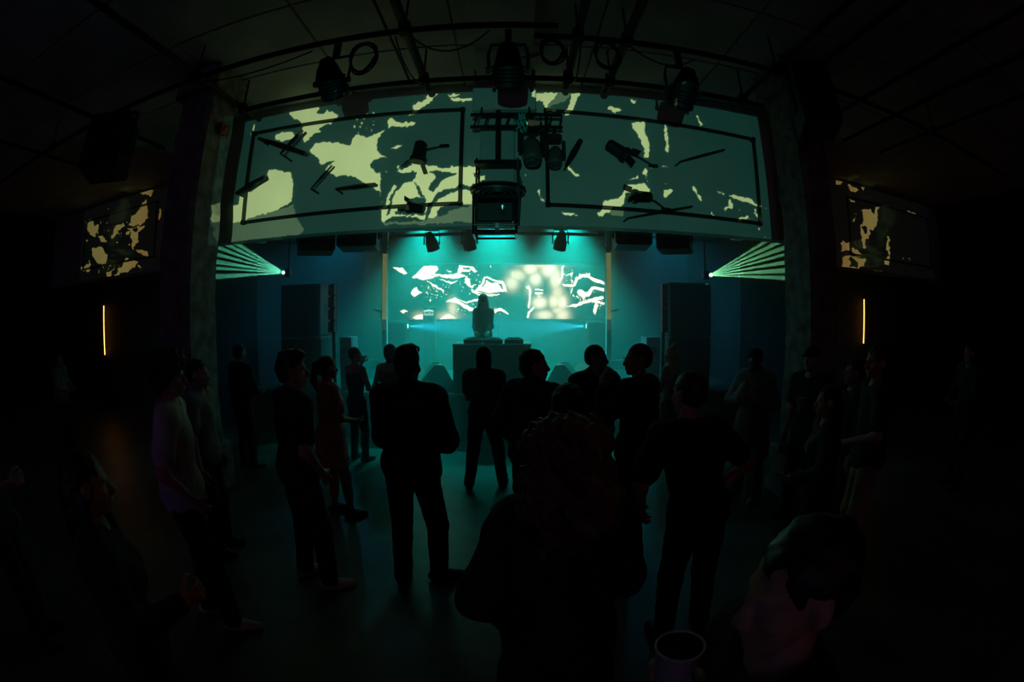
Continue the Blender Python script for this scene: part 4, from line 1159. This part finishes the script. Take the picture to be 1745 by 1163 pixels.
def hair_prims(st):
    cap = el((0, -0.020, 0.040), (0.080, 0.099, 0.089))
    back = el((0, -0.055, -0.015), (0.070, 0.058, 0.070))
    facecut = [el((0, 0.085, -0.045), (0.066, 0.075, 0.092)), el((0, 0.02, -0.12), (0.12, 0.07, 0.085))]
    nz = (0.006, 90, 1.0); h = 0.008
    pr = [cap, back]
    if st == 'short': pr = [cap, back]
    elif st == 'crop': pr = [el((0, -0.016, 0.034), (0.077, 0.098, 0.089)), el((0, -0.05, -0.01), (0.066, 0.056, 0.06))]; nz = (0.002, 120, 0.4)
    elif st == 'quiff': pr = [cap, back, el((0.0, 0.035, 0.108), (0.060, 0.070, 0.030)), el((0, -0.02, 0.105), (0.062, 0.07, 0.03))]; nz = (0.008, 70, 2.0)
    elif st == 'curly': pr = [el((0, -0.02, 0.055), (0.108, 0.120, 0.100)), el((0, -0.05, -0.01), (0.098, 0.08, 0.09)), el((0, 0.06, 0.09), (0.07, 0.05, 0.04))]; nz = (0.028, 75, 0.7)
    elif st == 'bigcurl': pr = [el((0, -0.03, 0.05), (0.135, 0.135, 0.115)), el((0.06, -0.06, -0.10), (0.10, 0.10, 0.13)), el((-0.06, -0.06, -0.10), (0.10, 0.10, 0.13)), el((0, -0.08, -0.2), (0.13, 0.09, 0.12))]; nz = (0.04, 55, 0.2)
    elif st == 'bob': pr = [el((0, -0.02, 0.042), (0.092, 0.108, 0.096)), el((0, -0.055, -0.02), (0.082, 0.064, 0.080)), el((0.06, -0.03, -0.06), (0.03, 0.07, 0.10)), el((-0.06, -0.03, -0.06), (0.03, 0.07, 0.10)), el((0, -0.07, -0.06), (0.075, 0.045, 0.09))]
    elif st == 'long': pr = [cap, back, rc((0.055, -0.02, -0.03), (0.075, 0.0, -0.28), 0.032, 0.034), rc((-0.055, -0.02, -0.03), (-0.075, 0.0, -0.28), 0.032, 0.034), rc((0, -0.07, -0.03), (0, -0.085, -0.30), 0.07, 0.06)]
    elif st == 'mane': pr = [el((0, -0.02, 0.042), (0.090, 0.106, 0.094)), rc((0.06, 0.0, -0.02), (0.085, 0.03, -0.34), 0.045, 0.045), rc((-0.06, 0.0, -0.02), (-0.085, 0.03, -0.34), 0.045, 0.045), rc((0, -0.06, -0.03), (0, -0.07, -0.40), 0.085, 0.075)]; facecut = facecut[:1]
    elif st == 'bun': pr = [cap, back, el((0, -0.06, 0.145), (0.042, 0.042, 0.038))]
    elif st == 'pony': pr = [cap, back, el((0, -0.12, 0.04), (0.03, 0.035, 0.03)), rc((0, -0.14, 0.04), (0, -0.165, -0.12), 0.032, 0.036), rc((0, -0.165, -0.12), (0, -0.13, -0.24), 0.034, 0.012)]
    return pr, facecut, nz, h

def person(label, x, y, height, face, z0=0.0, armL='down', armR='down', feet=None, lean=(0, 0), hip=(0, 0), yaw=0, nod=0, turn=0, top='tee', bottom='trousers', hair='short',
           mtop=None, mbot=None, mhair=None, mshoe=None, skin='skin_light', build=1.0, detail=1.0, extras=(), female=False):
    root = thing('person', label, 'person', (x, y, z0), math.radians(face))
    s = height / 1.76
    b = build
    hv = 0.0135 * detail
    lx, ly = lean
    hx, hy = hip
    S = lambda p: np.array(p, float) * s
    pel = np.array([hx, hy, 0.95])
    chest = np.array([hx * 0.5 + lx * 0.55, hy * 0.5 + ly * 0.5, 1.26])
    neck = np.array([lx * 0.85, ly * 0.85, 1.48])
    headc = np.array([lx, ly + 0.015, 1.645])
    tr = math.radians(turn); ct, st_ = math.cos(tr), math.sin(tr)
    sw = (0.165 if female else 0.188) * b
    sh = {k: np.array([lx * 0.8 + k * sw * ct, ly * 0.8 + k * sw * st_, 1.425]) for k in (-1, 1)}
    if feet is None:
        feet = ((-0.12, 0.0, 8), (0.12, 0.0, -8))      # left, right: x, y, toe yaw in degrees
    legs = {}
    for k, (fx, fy, ty) in zip((-1, 1), feet):
        hp = pel + np.array([k * 0.088 * b, 0, -0.03]); an = np.array([fx, fy, 0.085])
        d = np.linalg.norm(hp - an); L = max(0.418, d * 0.503)
        t = math.radians(ty); fw = np.array([-math.sin(t), math.cos(t), 0])
        off = math.sqrt(max(L * L - (d / 2) ** 2, 0.0004))
        legs[k] = (hp, (hp + an) / 2 + fw * off * 0.95, an, fw)
    arms = {}
    for k, nm in ((-1, armL), (1, armR)):
        u, f, pn, cu = ARMS[nm] if isinstance(nm, str) else nm
        rot = lambda v: np.array([v[0] * k * ct - v[1] * st_, v[0] * k * st_ + v[1] * ct, v[2]])
        e = sh[k] + unit(rot(u)) * 0.285
        w = e + unit(rot(f)) * 0.255
        arms[k] = (sh[k], e, w, unit(rot(f)), rot(pn), cu)
    wst = (0.125 if female else 0.14) * b
    torso = [el(S(chest + np.array([0, 0.0, 0.03])), S((0.165 * b, 0.112, 0.20))), el(S((chest + pel) / 2 + np.array([0, 0, 0.02])), S((wst, 0.098, 0.17))), el(S(pel), S((0.165 * b, 0.118, 0.125))),
             rc(S(sh[-1] * 0.86 + neck * 0.14), S(sh[1] * 0.86 + neck * 0.14), 0.058 * s, 0.058 * s), rc(S(neck + np.array([0, -0.01, -0.02])), S(sh[-1] * 0.75 + neck * 0.25), 0.055 * s, 0.05 * s), rc(S(neck + np.array([0, -0.01, -0.02])), S(sh[1] * 0.75 + neck * 0.25), 0.055 * s, 0.05 * s)]
    if female:
        torso += [el(S(chest + np.array([k * 0.07, 0.085, 0.02])), S((0.062, 0.06, 0.062))) for k in (-1, 1)]
    neckp = [rc(S(neck + np.array([0, -0.005, -0.06])), S(headc + np.array([0, -0.01, -0.07])), 0.056 * s * b ** 0.5, 0.052 * s)]
    armp = {k: [rc(S(a[0]), S(a[1]), 0.050 * s * b, 0.040 * s * b), rc(S(a[1]), S(a[2]), 0.040 * s * b, 0.026 * s)] for k, a in arms.items()}
    legp = {k: [rc(S(l[0]), S(l[1]), 0.088 * s * b, 0.056 * s), rc(S(l[1] + np.array([0, -0.012, -0.02])), S(l[2] * 0.6 + l[1] * 0.4), 0.056 * s, 0.052 * s), rc(S(l[1]), S(l[2]), 0.052 * s, 0.036 * s), rc(S(l[2]), S(l[2] + l[3] * 0.12 + np.array([0, 0, -0.05])), 0.036 * s, 0.026 * s)] for k, l in legs.items()}
    # body, head and hands in one mesh
    HR = frame_of((-math.sin(math.radians(yaw)), math.cos(math.radians(yaw)), math.tan(math.radians(nod))))
    def to_head(VQ):
        V, Q = VQ
        return (V * s) @ HR.T + S(headc), Q
    skin_m = SKINS[skin]
    pieces = [surf(torso + neckp + armp[-1] + armp[1] + legp[-1] + legp[1], 0.015 * detail * s, 0.035 * s)]
    pieces.append(to_head(surf(head_prims(hair), 0.0062 * detail, 0.016, subs=[el((0.031, 0.096, 0.0), (0.017, 0.014, 0.011)), el((-0.031, 0.096, 0.0), (0.017, 0.014, 0.011))])))
    for k, a in arms.items():
        pieces.append(hand(S(a[2]), a[3], a[4], k, a[5], s, 0.0048 * detail ** 0.5))
    mesh_of(pieces, 'body', skin_m, root)
    # clothes
    ph = random.uniform(0, 6)
    neckhole = el(S(neck + np.array([0, 0.03, 0.035])), S((0.085, 0.085, 0.055)))
    if top:
        g = {'tee': 0.020, 'long': 0.022, 'jacket': 0.034, 'tank': 0.010, 'dress': 0.016, 'coat': 0.036}[top] * s
        zb = {'tee': 0.86, 'long': 0.86, 'jacket': 0.84, 'tank': 0.95, 'dress': 0.62, 'coat': 0.55}[top] * s
        pr = [grow(p, g) for p in torso]
        if top in ('tee', 'jacket', 'long'):
            pr.append(el(S(pel + np.array([0, 0, 0.03])), S((0.178 * b, 0.130, 0.16)) + g))
        if top in ('dress', 'coat'):
            pr += [rc(S(pel), S(pel * np.array([1, 1, 0]) + np.array([0, 0, 0.66])), 0.15 * s * b + g, 0.19 * s), rc(S(pel + np.array([-0.06, 0, 0])), S(pel * np.array([1, 1, 0]) + np.array([-0.1, 0, 0.6])), 0.11 * s + g, 0.15 * s), rc(S(pel + np.array([0.06, 0, 0])), S(pel * np.array([1, 1, 0]) + np.array([0.1, 0, 0.6])), 0.11 * s + g, 0.15 * s)]
        for k, a in arms.items():
            if top in ('long', 'jacket', 'coat'):
                pr += [rc(S(a[0]), S(a[1]), 0.052 * s * b + g, 0.042 * s * b + g), rc(S(a[1]), S(a[2] * 0.9 + a[1] * 0.1), 0.042 * s * b + g, 0.030 * s + g * 0.8)]
            elif top == 'tee' or (top == 'dress' and 'sleeves' in extras):
                pr += [rc(S(a[0]), S(a[0] * 0.33 + a[1] * 0.67), 0.056 * s * b + g * 0.8, 0.055 * s * b + g * 1.0)]
        subs = [neckhole]
        if top in ('tank',) or (top == 'dress' and 'strapless' in extras):
            subs += [el(S(neck + np.array([0, 0.0, 0.04])), S((0.30, 0.2, 0.16)))]
        nzc = (0.008, 34, ph) if top in ('jacket', 'coat', 'long') else (0.006, 30, ph)
        if top in ('jacket', 'coat'):
            pr.append(rc(S(neck + np.array([0, -0.03, -0.01])), S(neck + np.array([0, -0.03, 0.03])), 0.075 * s, 0.07 * s))
            subs = [el(S(neck + np.array([0, 0.045, 0.05])), S((0.06, 0.09, 0.06)))]
            if 'open' in extras:
                subs.append(el(S(chest + np.array([0, 0.16, -0.05])), S((0.055, 0.10, 0.36))))
        nm = {'tee': 't_shirt', 'long': 'sweater', 'jacket': 'jacket', 'tank': 'tank_top', 'dress': 'dress', 'coat': 'long_coat'}[top]
        mesh_of([surf(pr, hv * s, 0.045 * s, cuts=[((0, 0, -1), -zb)], subs=subs, noise=nzc)], nm, mtop, root)
        if 'open' in extras:
            pr2 = [grow(p, 0.012 * s) for p in torso]
            mesh_of([surf(pr2, hv * s, 0.04 * s, cuts=[((0, 0, -1), -0.88 * s)], subs=[neckhole], noise=(0.004, 30, ph))], 't_shirt', extras_mat.get(label, mtop), root)
    if bottom:
        g = {'trousers': 0.022, 'jeans': 0.014, 'wide': 0.036, 'shorts': 0.03, 'leggings': 0.006}[bottom] * s
        zb = (0.47 if bottom == 'shorts' else 0.055) * s
        pr = [grow(el(S(pel), S((0.165 * b, 0.118, 0.125))), g * 0.7)]
        for k, l in legs.items():
            pr += [rc(S(l[0]), S(l[1]), 0.09 * s * b + g * 0.7, 0.056 * s + g), rc(S(l[1]), S(l[2] + np.array([0, 0, -0.02])), 0.056 * s + g, (0.046 if bottom != 'wide' else 0.075) * s + g)]
        mesh_of([surf(pr, hv * s, 0.02 * s, cuts=[((0, 0, -1), -zb), ((0, 0, 1), 1.03 * s)], noise=(0.007, 30, ph + 1))], 'shorts' if bottom == 'shorts' else 'trousers', mbot, root)
    for k, l in legs.items():
        a = l[2]; f = l[3]
        pr = [rc(S((a[0] - f[0] * 0.05, a[1] - f[1] * 0.05, 0.045)), S((a[0] + f[0] * 0.07, a[1] + f[1] * 0.07, 0.042)), 0.042 * s, 0.046 * s), rc(S((a[0] + f[0] * 0.07, a[1] + f[1] * 0.07, 0.04)), S((a[0] + f[0] * 0.165, a[1] + f[1] * 0.165, 0.032)), 0.046 * s, 0.034 * s), rc(S((a[0], a[1], 0.05)), S((a[0], a[1], 0.10)), 0.044 * s, 0.043 * s)]
        mesh_of([surf(pr, 0.010 * s, 0.02, cuts=[((0, 0, -1), -0.002)])], 'shoe', mshoe, root)
    if hair:
        if hair == 'cap':
            V = [to_head(surf([el((0, -0.012, 0.05), (0.082, 0.100, 0.082)), rc((0.0, 0.08, 0.045), (0, 0.14, 0.035), 0.012, 0.010), rc((-0.05, 0.07, 0.045), (-0.03, 0.13, 0.035), 0.010, 0.008), rc((0.05, 0.07, 0.045), (0.03, 0.13, 0.035), 0.010, 0.008)], 0.008, 0.02, cuts=[((0, 0, -1), -0.022)]))]
            mesh_of(V, 'cap', mhair, root)
        else:
            pr, fc_, nz, hh = hair_prims(hair)
            mesh_of([to_head(surf(pr, hh * detail, 0.03, subs=fc_, noise=nz))], 'hair', mhair, root)
    if 'glasses' in extras:
        gl = MB()
        hm_ = lambda p: Vector((np.array(p) * s) @ HR.T + S(headc))
        for k in (-1, 1):
            gl.tube([hm_((k * 0.034 + 0.024 * math.cos(t_ * math.pi / 6), 0.103, 0.0 + 0.018 * math.sin(t_ * math.pi / 6))) for t_ in range(13)], 0.0022 * s, 5)
            gl.tube([hm_((k * 0.058, 0.103, 0.006)), hm_((k * 0.08, 0.05, 0.008)), hm_((k * 0.083, -0.02, 0.004))], 0.0022 * s, 5)
        gl.tube([hm_((-0.011, 0.105, 0.004)), hm_((0.011, 0.105, 0.004))], 0.0022 * s, 5)
        gl.build('glasses', steel, root)
    R2 = Matrix.Rotation(math.radians(face), 4, 'Z')
    def wpos(p):
        return Matrix.Translation((x, y, z0)) @ R2 @ Vector([float(c) for c in p])
    out = {}
    for k, a in arms.items():
        grip = S(a[2]) + s * (unit(a[3]) * 0.085 + unit(np.array(a[4]) - unit(a[3]) * (np.array(a[4]) @ unit(a[3]))) * 0.045)
        out[k] = wpos(grip)
    return root, out

cl = lambda n, c, r=0.85, v=0.25, sc=14: M('cloth_' + n, c, r, 0, v, sc, 0.15)
BLK, BLK2, NAVY = cl('black', (0.014, 0.014, 0.016)), cl('charcoal', (0.03, 0.03, 0.034)), cl('navy', (0.02, 0.026, 0.05))
WHT, GREY, PINK = cl('white', (0.48, 0.48, 0.46)), cl('grey', (0.26, 0.26, 0.27)), cl('pink', (0.62, 0.20, 0.24), 0.6, 0.4, 9)
DENIM, KHAKI, OLIVE = cl('denim', (0.04, 0.06, 0.10)), cl('khaki', (0.30, 0.22, 0.13)), cl('olive', (0.10, 0.11, 0.07))
TEALC, LTEE = cl('teal', (0.04, 0.14, 0.15)), cl('pale_tee', (0.20, 0.23, 0.22))
PATT = cl('patterned', (0.13, 0.15, 0.15), 0.8, 0.85, 22)
HB, HBR, HRED, HBL = M('hair_black', (0.010, 0.008, 0.008), 0.5), M('hair_brown', (0.045, 0.026, 0.016), 0.5), M('hair_red_brown', (0.15, 0.05, 0.03), 0.5), M('hair_blonde', (0.35, 0.25, 0.13), 0.5)
SHW, SHB = M('shoe_white', (0.45, 0.45, 0.44), 0.6), M('shoe_black', (0.015, 0.015, 0.016), 0.5)
extras_mat = {'man in an open dark jacket over a pale t-shirt, talking to the bald man': LTEE}

# --- front to back, from the red-box column side to the far side
person('curly-haired man in a white t-shirt beside the red-box column', -1.98, 2.05, 1.80, -55, armL='down', armR='pocket', feet=((-0.10, -0.05, 8), (0.14, 0.12, -10)), top='tee', hair='curly', mtop=WHT, mbot=BLK, mhair=HBR, mshoe=SHW, yaw=-10)
person('person in dark clothes and glasses just behind the curly-haired man', -2.52, 3.0, 1.68, -75, top='tee', hair='short', mtop=GREY, mbot=BLK, mhair=HB, mshoe=SHB, extras=('glasses',), detail=1.2)
person('man in a black t-shirt and white-soled shoes beside the ponytail woman', -1.47, 2.78, 1.765, -42, armL='down', armR='pocket', feet=((-0.16, -0.02, 8), (0.12, 0.06, -18)), hair='quiff', mtop=BLK, mbot=BLK, mhair=HBR, mshoe=SHW, yaw=-18)
person('man in a black jacket with folded arms facing the stage, centre of the crowd', -0.69, 2.98, 1.785, -6, armL=((0.10, 0.2, -0.97), (-0.78, 0.6, 0.12), (-0.1, -1, 0), 0.45), armR=((0.20, 0.12, -0.97), (-0.75, 0.62, 0.05), (-0.1, -1, 0), 0.45), feet=((-0.12, -0.04, 6), (0.13, 0.08, -62)), top='jacket', hair='quiff', mtop=BLK, mbot=BLK, mhair=HB, mshoe=SHB, build=1.0, yaw=-8)
person('ponytailed woman in a pink dress in front of the stage', -1.76, 4.1, 1.62, -48, armL='down', armR='front', feet=((-0.10, 0.0, 8), (0.14, 0.1, -10)), top='dress', bottom=None, hair='pony', mtop=PINK, mhair=HB, mshoe=SHB, female=True, extras=('sleeves',), detail=1.1)
person('woman with cropped hair reaching an arm forward at the stage edge', -2.12, 5.95, 1.58, -25, armL=((0.15, 0.8, -0.45), (0.1, 0.6, 0.75), (0, -0.2, -1), 0.25), armR='front', top='tank', bottom='jeans', hair='crop', mtop=TEALC, mbot=DENIM, mhair=HBR, mshoe=SHB, female=True, yaw=-45, detail=1.35)
person('woman with bobbed hair in a strapless dress at the stage edge', -1.66, 6.1, 1.6, 30, armL='front', armR='down', top='dress', bottom=None, hair='bob', mtop=TEALC, mhair=HB, mshoe=SHB, female=True, extras=('strapless',), yaw=20, detail=1.35)
person('person in a patterned t-shirt striding towards the DJ table', -0.31, 5.05, 1.64, -8, armL=((0.06, 0.25, -0.95), (-0.5, 0.8, 0.0), (0, -0.4, 1), 0.5), armR=((0.06, 0.25, -0.95), (-0.4, 0.8, 0.1), (0, -0.4, 1), 0.5), feet=((-0.19, -0.05, 8), (0.20, 0.12, -8)), hair='bob', mtop=PATT, mbot=DENIM, mhair=HB, mshoe=SHB, detail=1.2, yaw=10)
person('man in a dark collared jacket seen in profile looking right', 0.16, 3.45, 1.735, -40, armL='pocket', armR='pocket', top='jacket', hair='short', mtop=NAVY, mbot=BLK2, mhair=HB, mshoe=SHB, yaw=-48, detail=1.0)
person('man in an open dark jacket over a pale t-shirt, talking to the bald man', 0.74, 4.05, 1.735, 205, armL='hold', armR='front', top='jacket', hair='crop', mtop=BLK2, mbot=DENIM, mhair=HB, mshoe=SHB, extras=('open',), yaw=35, detail=1.1)
_, hb_ = person('bald man with glasses in a black top drinking from a small clear cup', 0.97, 3.4, 1.785, 48, armL=((0.25, 0.56, -0.80), (-0.3, 0.2, 0.95), (-1, -0.5, 0), 0.95), armR='down', top='long', hair='crop', mtop=BLK, mbot=BLK, mhair=M('shaved_hair', (0.10, 0.06, 0.05), 0.6), mshoe=SHB, extras=('glasses',), yaw=42, build=1.06)
person('woman with a topknot bun near the white two-port cabinet', 2.08, 5.75, 1.60, 40, armL='front', armR='down', top='tank', bottom='jeans', hair='bun', mtop=GREY, mbot=DENIM, mhair=HBL, mshoe=SHB, female=True, detail=1.35)
person('short-haired person in a black t-shirt with one hand on the hip', 0.99, 2.2, 1.72, 8, armL='pocket', armR='hip', feet=((-0.06, 0.0, 8), (0.22, 0.02, -16)), lean=(-0.09, 0), hip=(0.04, 0), hair='crop', mtop=BLK, mbot=BLK, mhair=HBR, mshoe=SHB, yaw=16)
person('woman in a cap and long grey coat with crossed arms', 2.58, 4.35, 1.67, 125, armL='fold', armR='fold', feet=((-0.14, 0, 10), (0.14, 0, -10)), top='coat', bottom='wide', hair='cap', mtop=GREY, mbot=GREY, mhair=BLK2, mshoe=SHW, female=True, detail=1.2)
_, hc_ = person('man in a dark cap and dark shirt holding a clear plastic cup', 2.86, 3.66, 1.735, 105, armL='hold', armR='down', hair='cap', mtop=BLK2, mbot=BLK, mhair=BLK, mshoe=SHB, detail=1.15)
person('long-haired woman in dark clothes next to the man with khaki trousers', 2.08, 2.42, 1.57, 62, armL='front', armR='hold', top='long', bottom='jeans', hair='long', mtop=BLK2, mbot=BLK, mhair=HBR, mshoe=SHB, female=True, detail=1.0)
person('person with glasses between the long-haired woman and the khaki man', 3.0, 3.14, 1.66, 75, top='long', hair='short', mtop=NAVY, mbot=BLK, mhair=HB, mshoe=SHB, extras=('glasses',), detail=1.2)
person('tall man in a black t-shirt and khaki trousers under the orange tube', 2.72, 2.56, 1.82, 62, armL='front', armR='down', hair='short', mtop=BLK, mbot=KHAKI, mhair=HB, mshoe=SHB, yaw=20)
person('man in dark clothes standing alone at the far dim side wall', 5.5, 3.25, 1.79, 70, armL='front', armR='front', top='long', hair='short', mtop=BLK2, mbot=BLK, mhair=HB, mshoe=SHB, detail=1.3)
person('person in a pale jacket far off in the dim corner past the orange tube', -7.4, 4.5, 1.56, -60, armL='front', armR='front', top='jacket', hair='short', mtop=GREY, mbot=BLK, mhair=HB, mshoe=SHB, detail=1.3)
person('dark figure standing by the stage side of the red-box column', -3.55, 5.2, 1.66, -20, armL='down', armR='front', top='long', hair='short', mtop=BLK, mbot=BLK, mhair=HB, mshoe=SHB, detail=1.3)
person('person at the very edge of the view with a bare forearm showing', -3.02, 0.98, 1.72, -40, armL='down', armR='hold', hair='short', mtop=BLK2, mbot=BLK, mhair=HB, mshoe=SHB)
person('dark long-haired person close to the camera in the dim lower corner', -1.36, 0.86, 1.60, -40, armL='down', armR='hold', top='long', hair='long', mtop=BLK, mbot=BLK, mhair=HB, mshoe=SHB, female=True)
person('dark-haired person seen from behind between the profile man and bald man', 0.29, 2.35, 1.63, 0, armL='front', armR='front', top='long', hair='bob', mtop=BLK, mbot=BLK, mhair=HB, mshoe=SHB, female=True)
person('woman with big red-brown curls close to the camera, her back turned', 0.17, 1.34, 1.66, 6, armL='pocket', armR='front', top='coat', bottom='jeans', hair='bigcurl', mtop=BLK, mbot=BLK, mhair=HRED, mshoe=SHB, female=True, build=1.06)
_, hd_ = person('person close to the camera looking down, face lit pink, holding a clear cup', 0.46, 0.5, 1.70, 86, armL='down', armR=((0.15, 0.25, -0.95), (-0.35, 0.35, 0.85), (-1, 0.2, 0), 0.9), top='long', hair='short', mtop=BLK2, mbot=BLK, mhair=HB, mshoe=SHB, nod=-6, female=True)
person('long-haired DJ bent over the decks in front of the LED wall', -0.50, 8.15, 1.58, 180, z0=ZS, armL='desk', armR='desk', top='long', hair='mane', mtop=BLK, mbot=BLK, mhair=HB, mshoe=SHB, female=True, build=0.85, lean=(0, 0.14), nod=-42, detail=1.3)

# cups in the hands
clear = bpy.data.materials.new('clear_plastic')
clear.use_nodes = True
pb = clear.node_tree.nodes['Principled BSDF']
pb.inputs['Base Color'].default_value = (0.85, 0.9, 0.92, 1)
pb.inputs['Roughness'].default_value = 0.12
pb.inputs['Alpha'].default_value = 0.5
beer = M('drink_liquid', (0.22, 0.11, 0.05), 0.2)
def cup(p, label, s=1.0, tilt=(0, 0)):
    t = thing('plastic_cup', label, 'cup', p)
    t.rotation_euler = (tilt[0], tilt[1], 0)
    MB().lathe([(0.0, -0.058 * s), (0.030 * s, -0.058 * s), (0.041 * s, 0.058 * s), (0.0435 * s, 0.061 * s), (0.041 * s, 0.062 * s), (0.0285 * s, -0.054 * s), (0.0, -0.054 * s)], n=28).build('wall', clear, t, True)
    MB().lathe([(0.0, -0.052 * s), (0.028 * s, -0.052 * s), (0.0355 * s, 0.02 * s), (0.0, 0.02 * s)], n=28).build('drink', beer, t, True)
    MB().lathe([(0.042 * s, 0.058 * s), (0.045 * s, 0.061 * s), (0.042 * s, 0.064 * s), (0.040 * s, 0.061 * s), (0.042 * s, 0.058 * s)], n=28).build('rim', M('cup_rim', (0.6, 0.62, 0.65), 0.3), t, True)
cup(hb_[-1] + Vector((-0.01, 0, 0.03)), 'small clear cup at the lips of the bald man', 0.8, (0.1, 0.6))
cup(hc_[-1] + Vector((0, 0, 0.03)), 'clear plastic cup in the hand of the capped dark man')
cup(hd_[1] + Vector((0, 0, 0.03)), 'clear plastic cup near the bottom edge, seen from above')
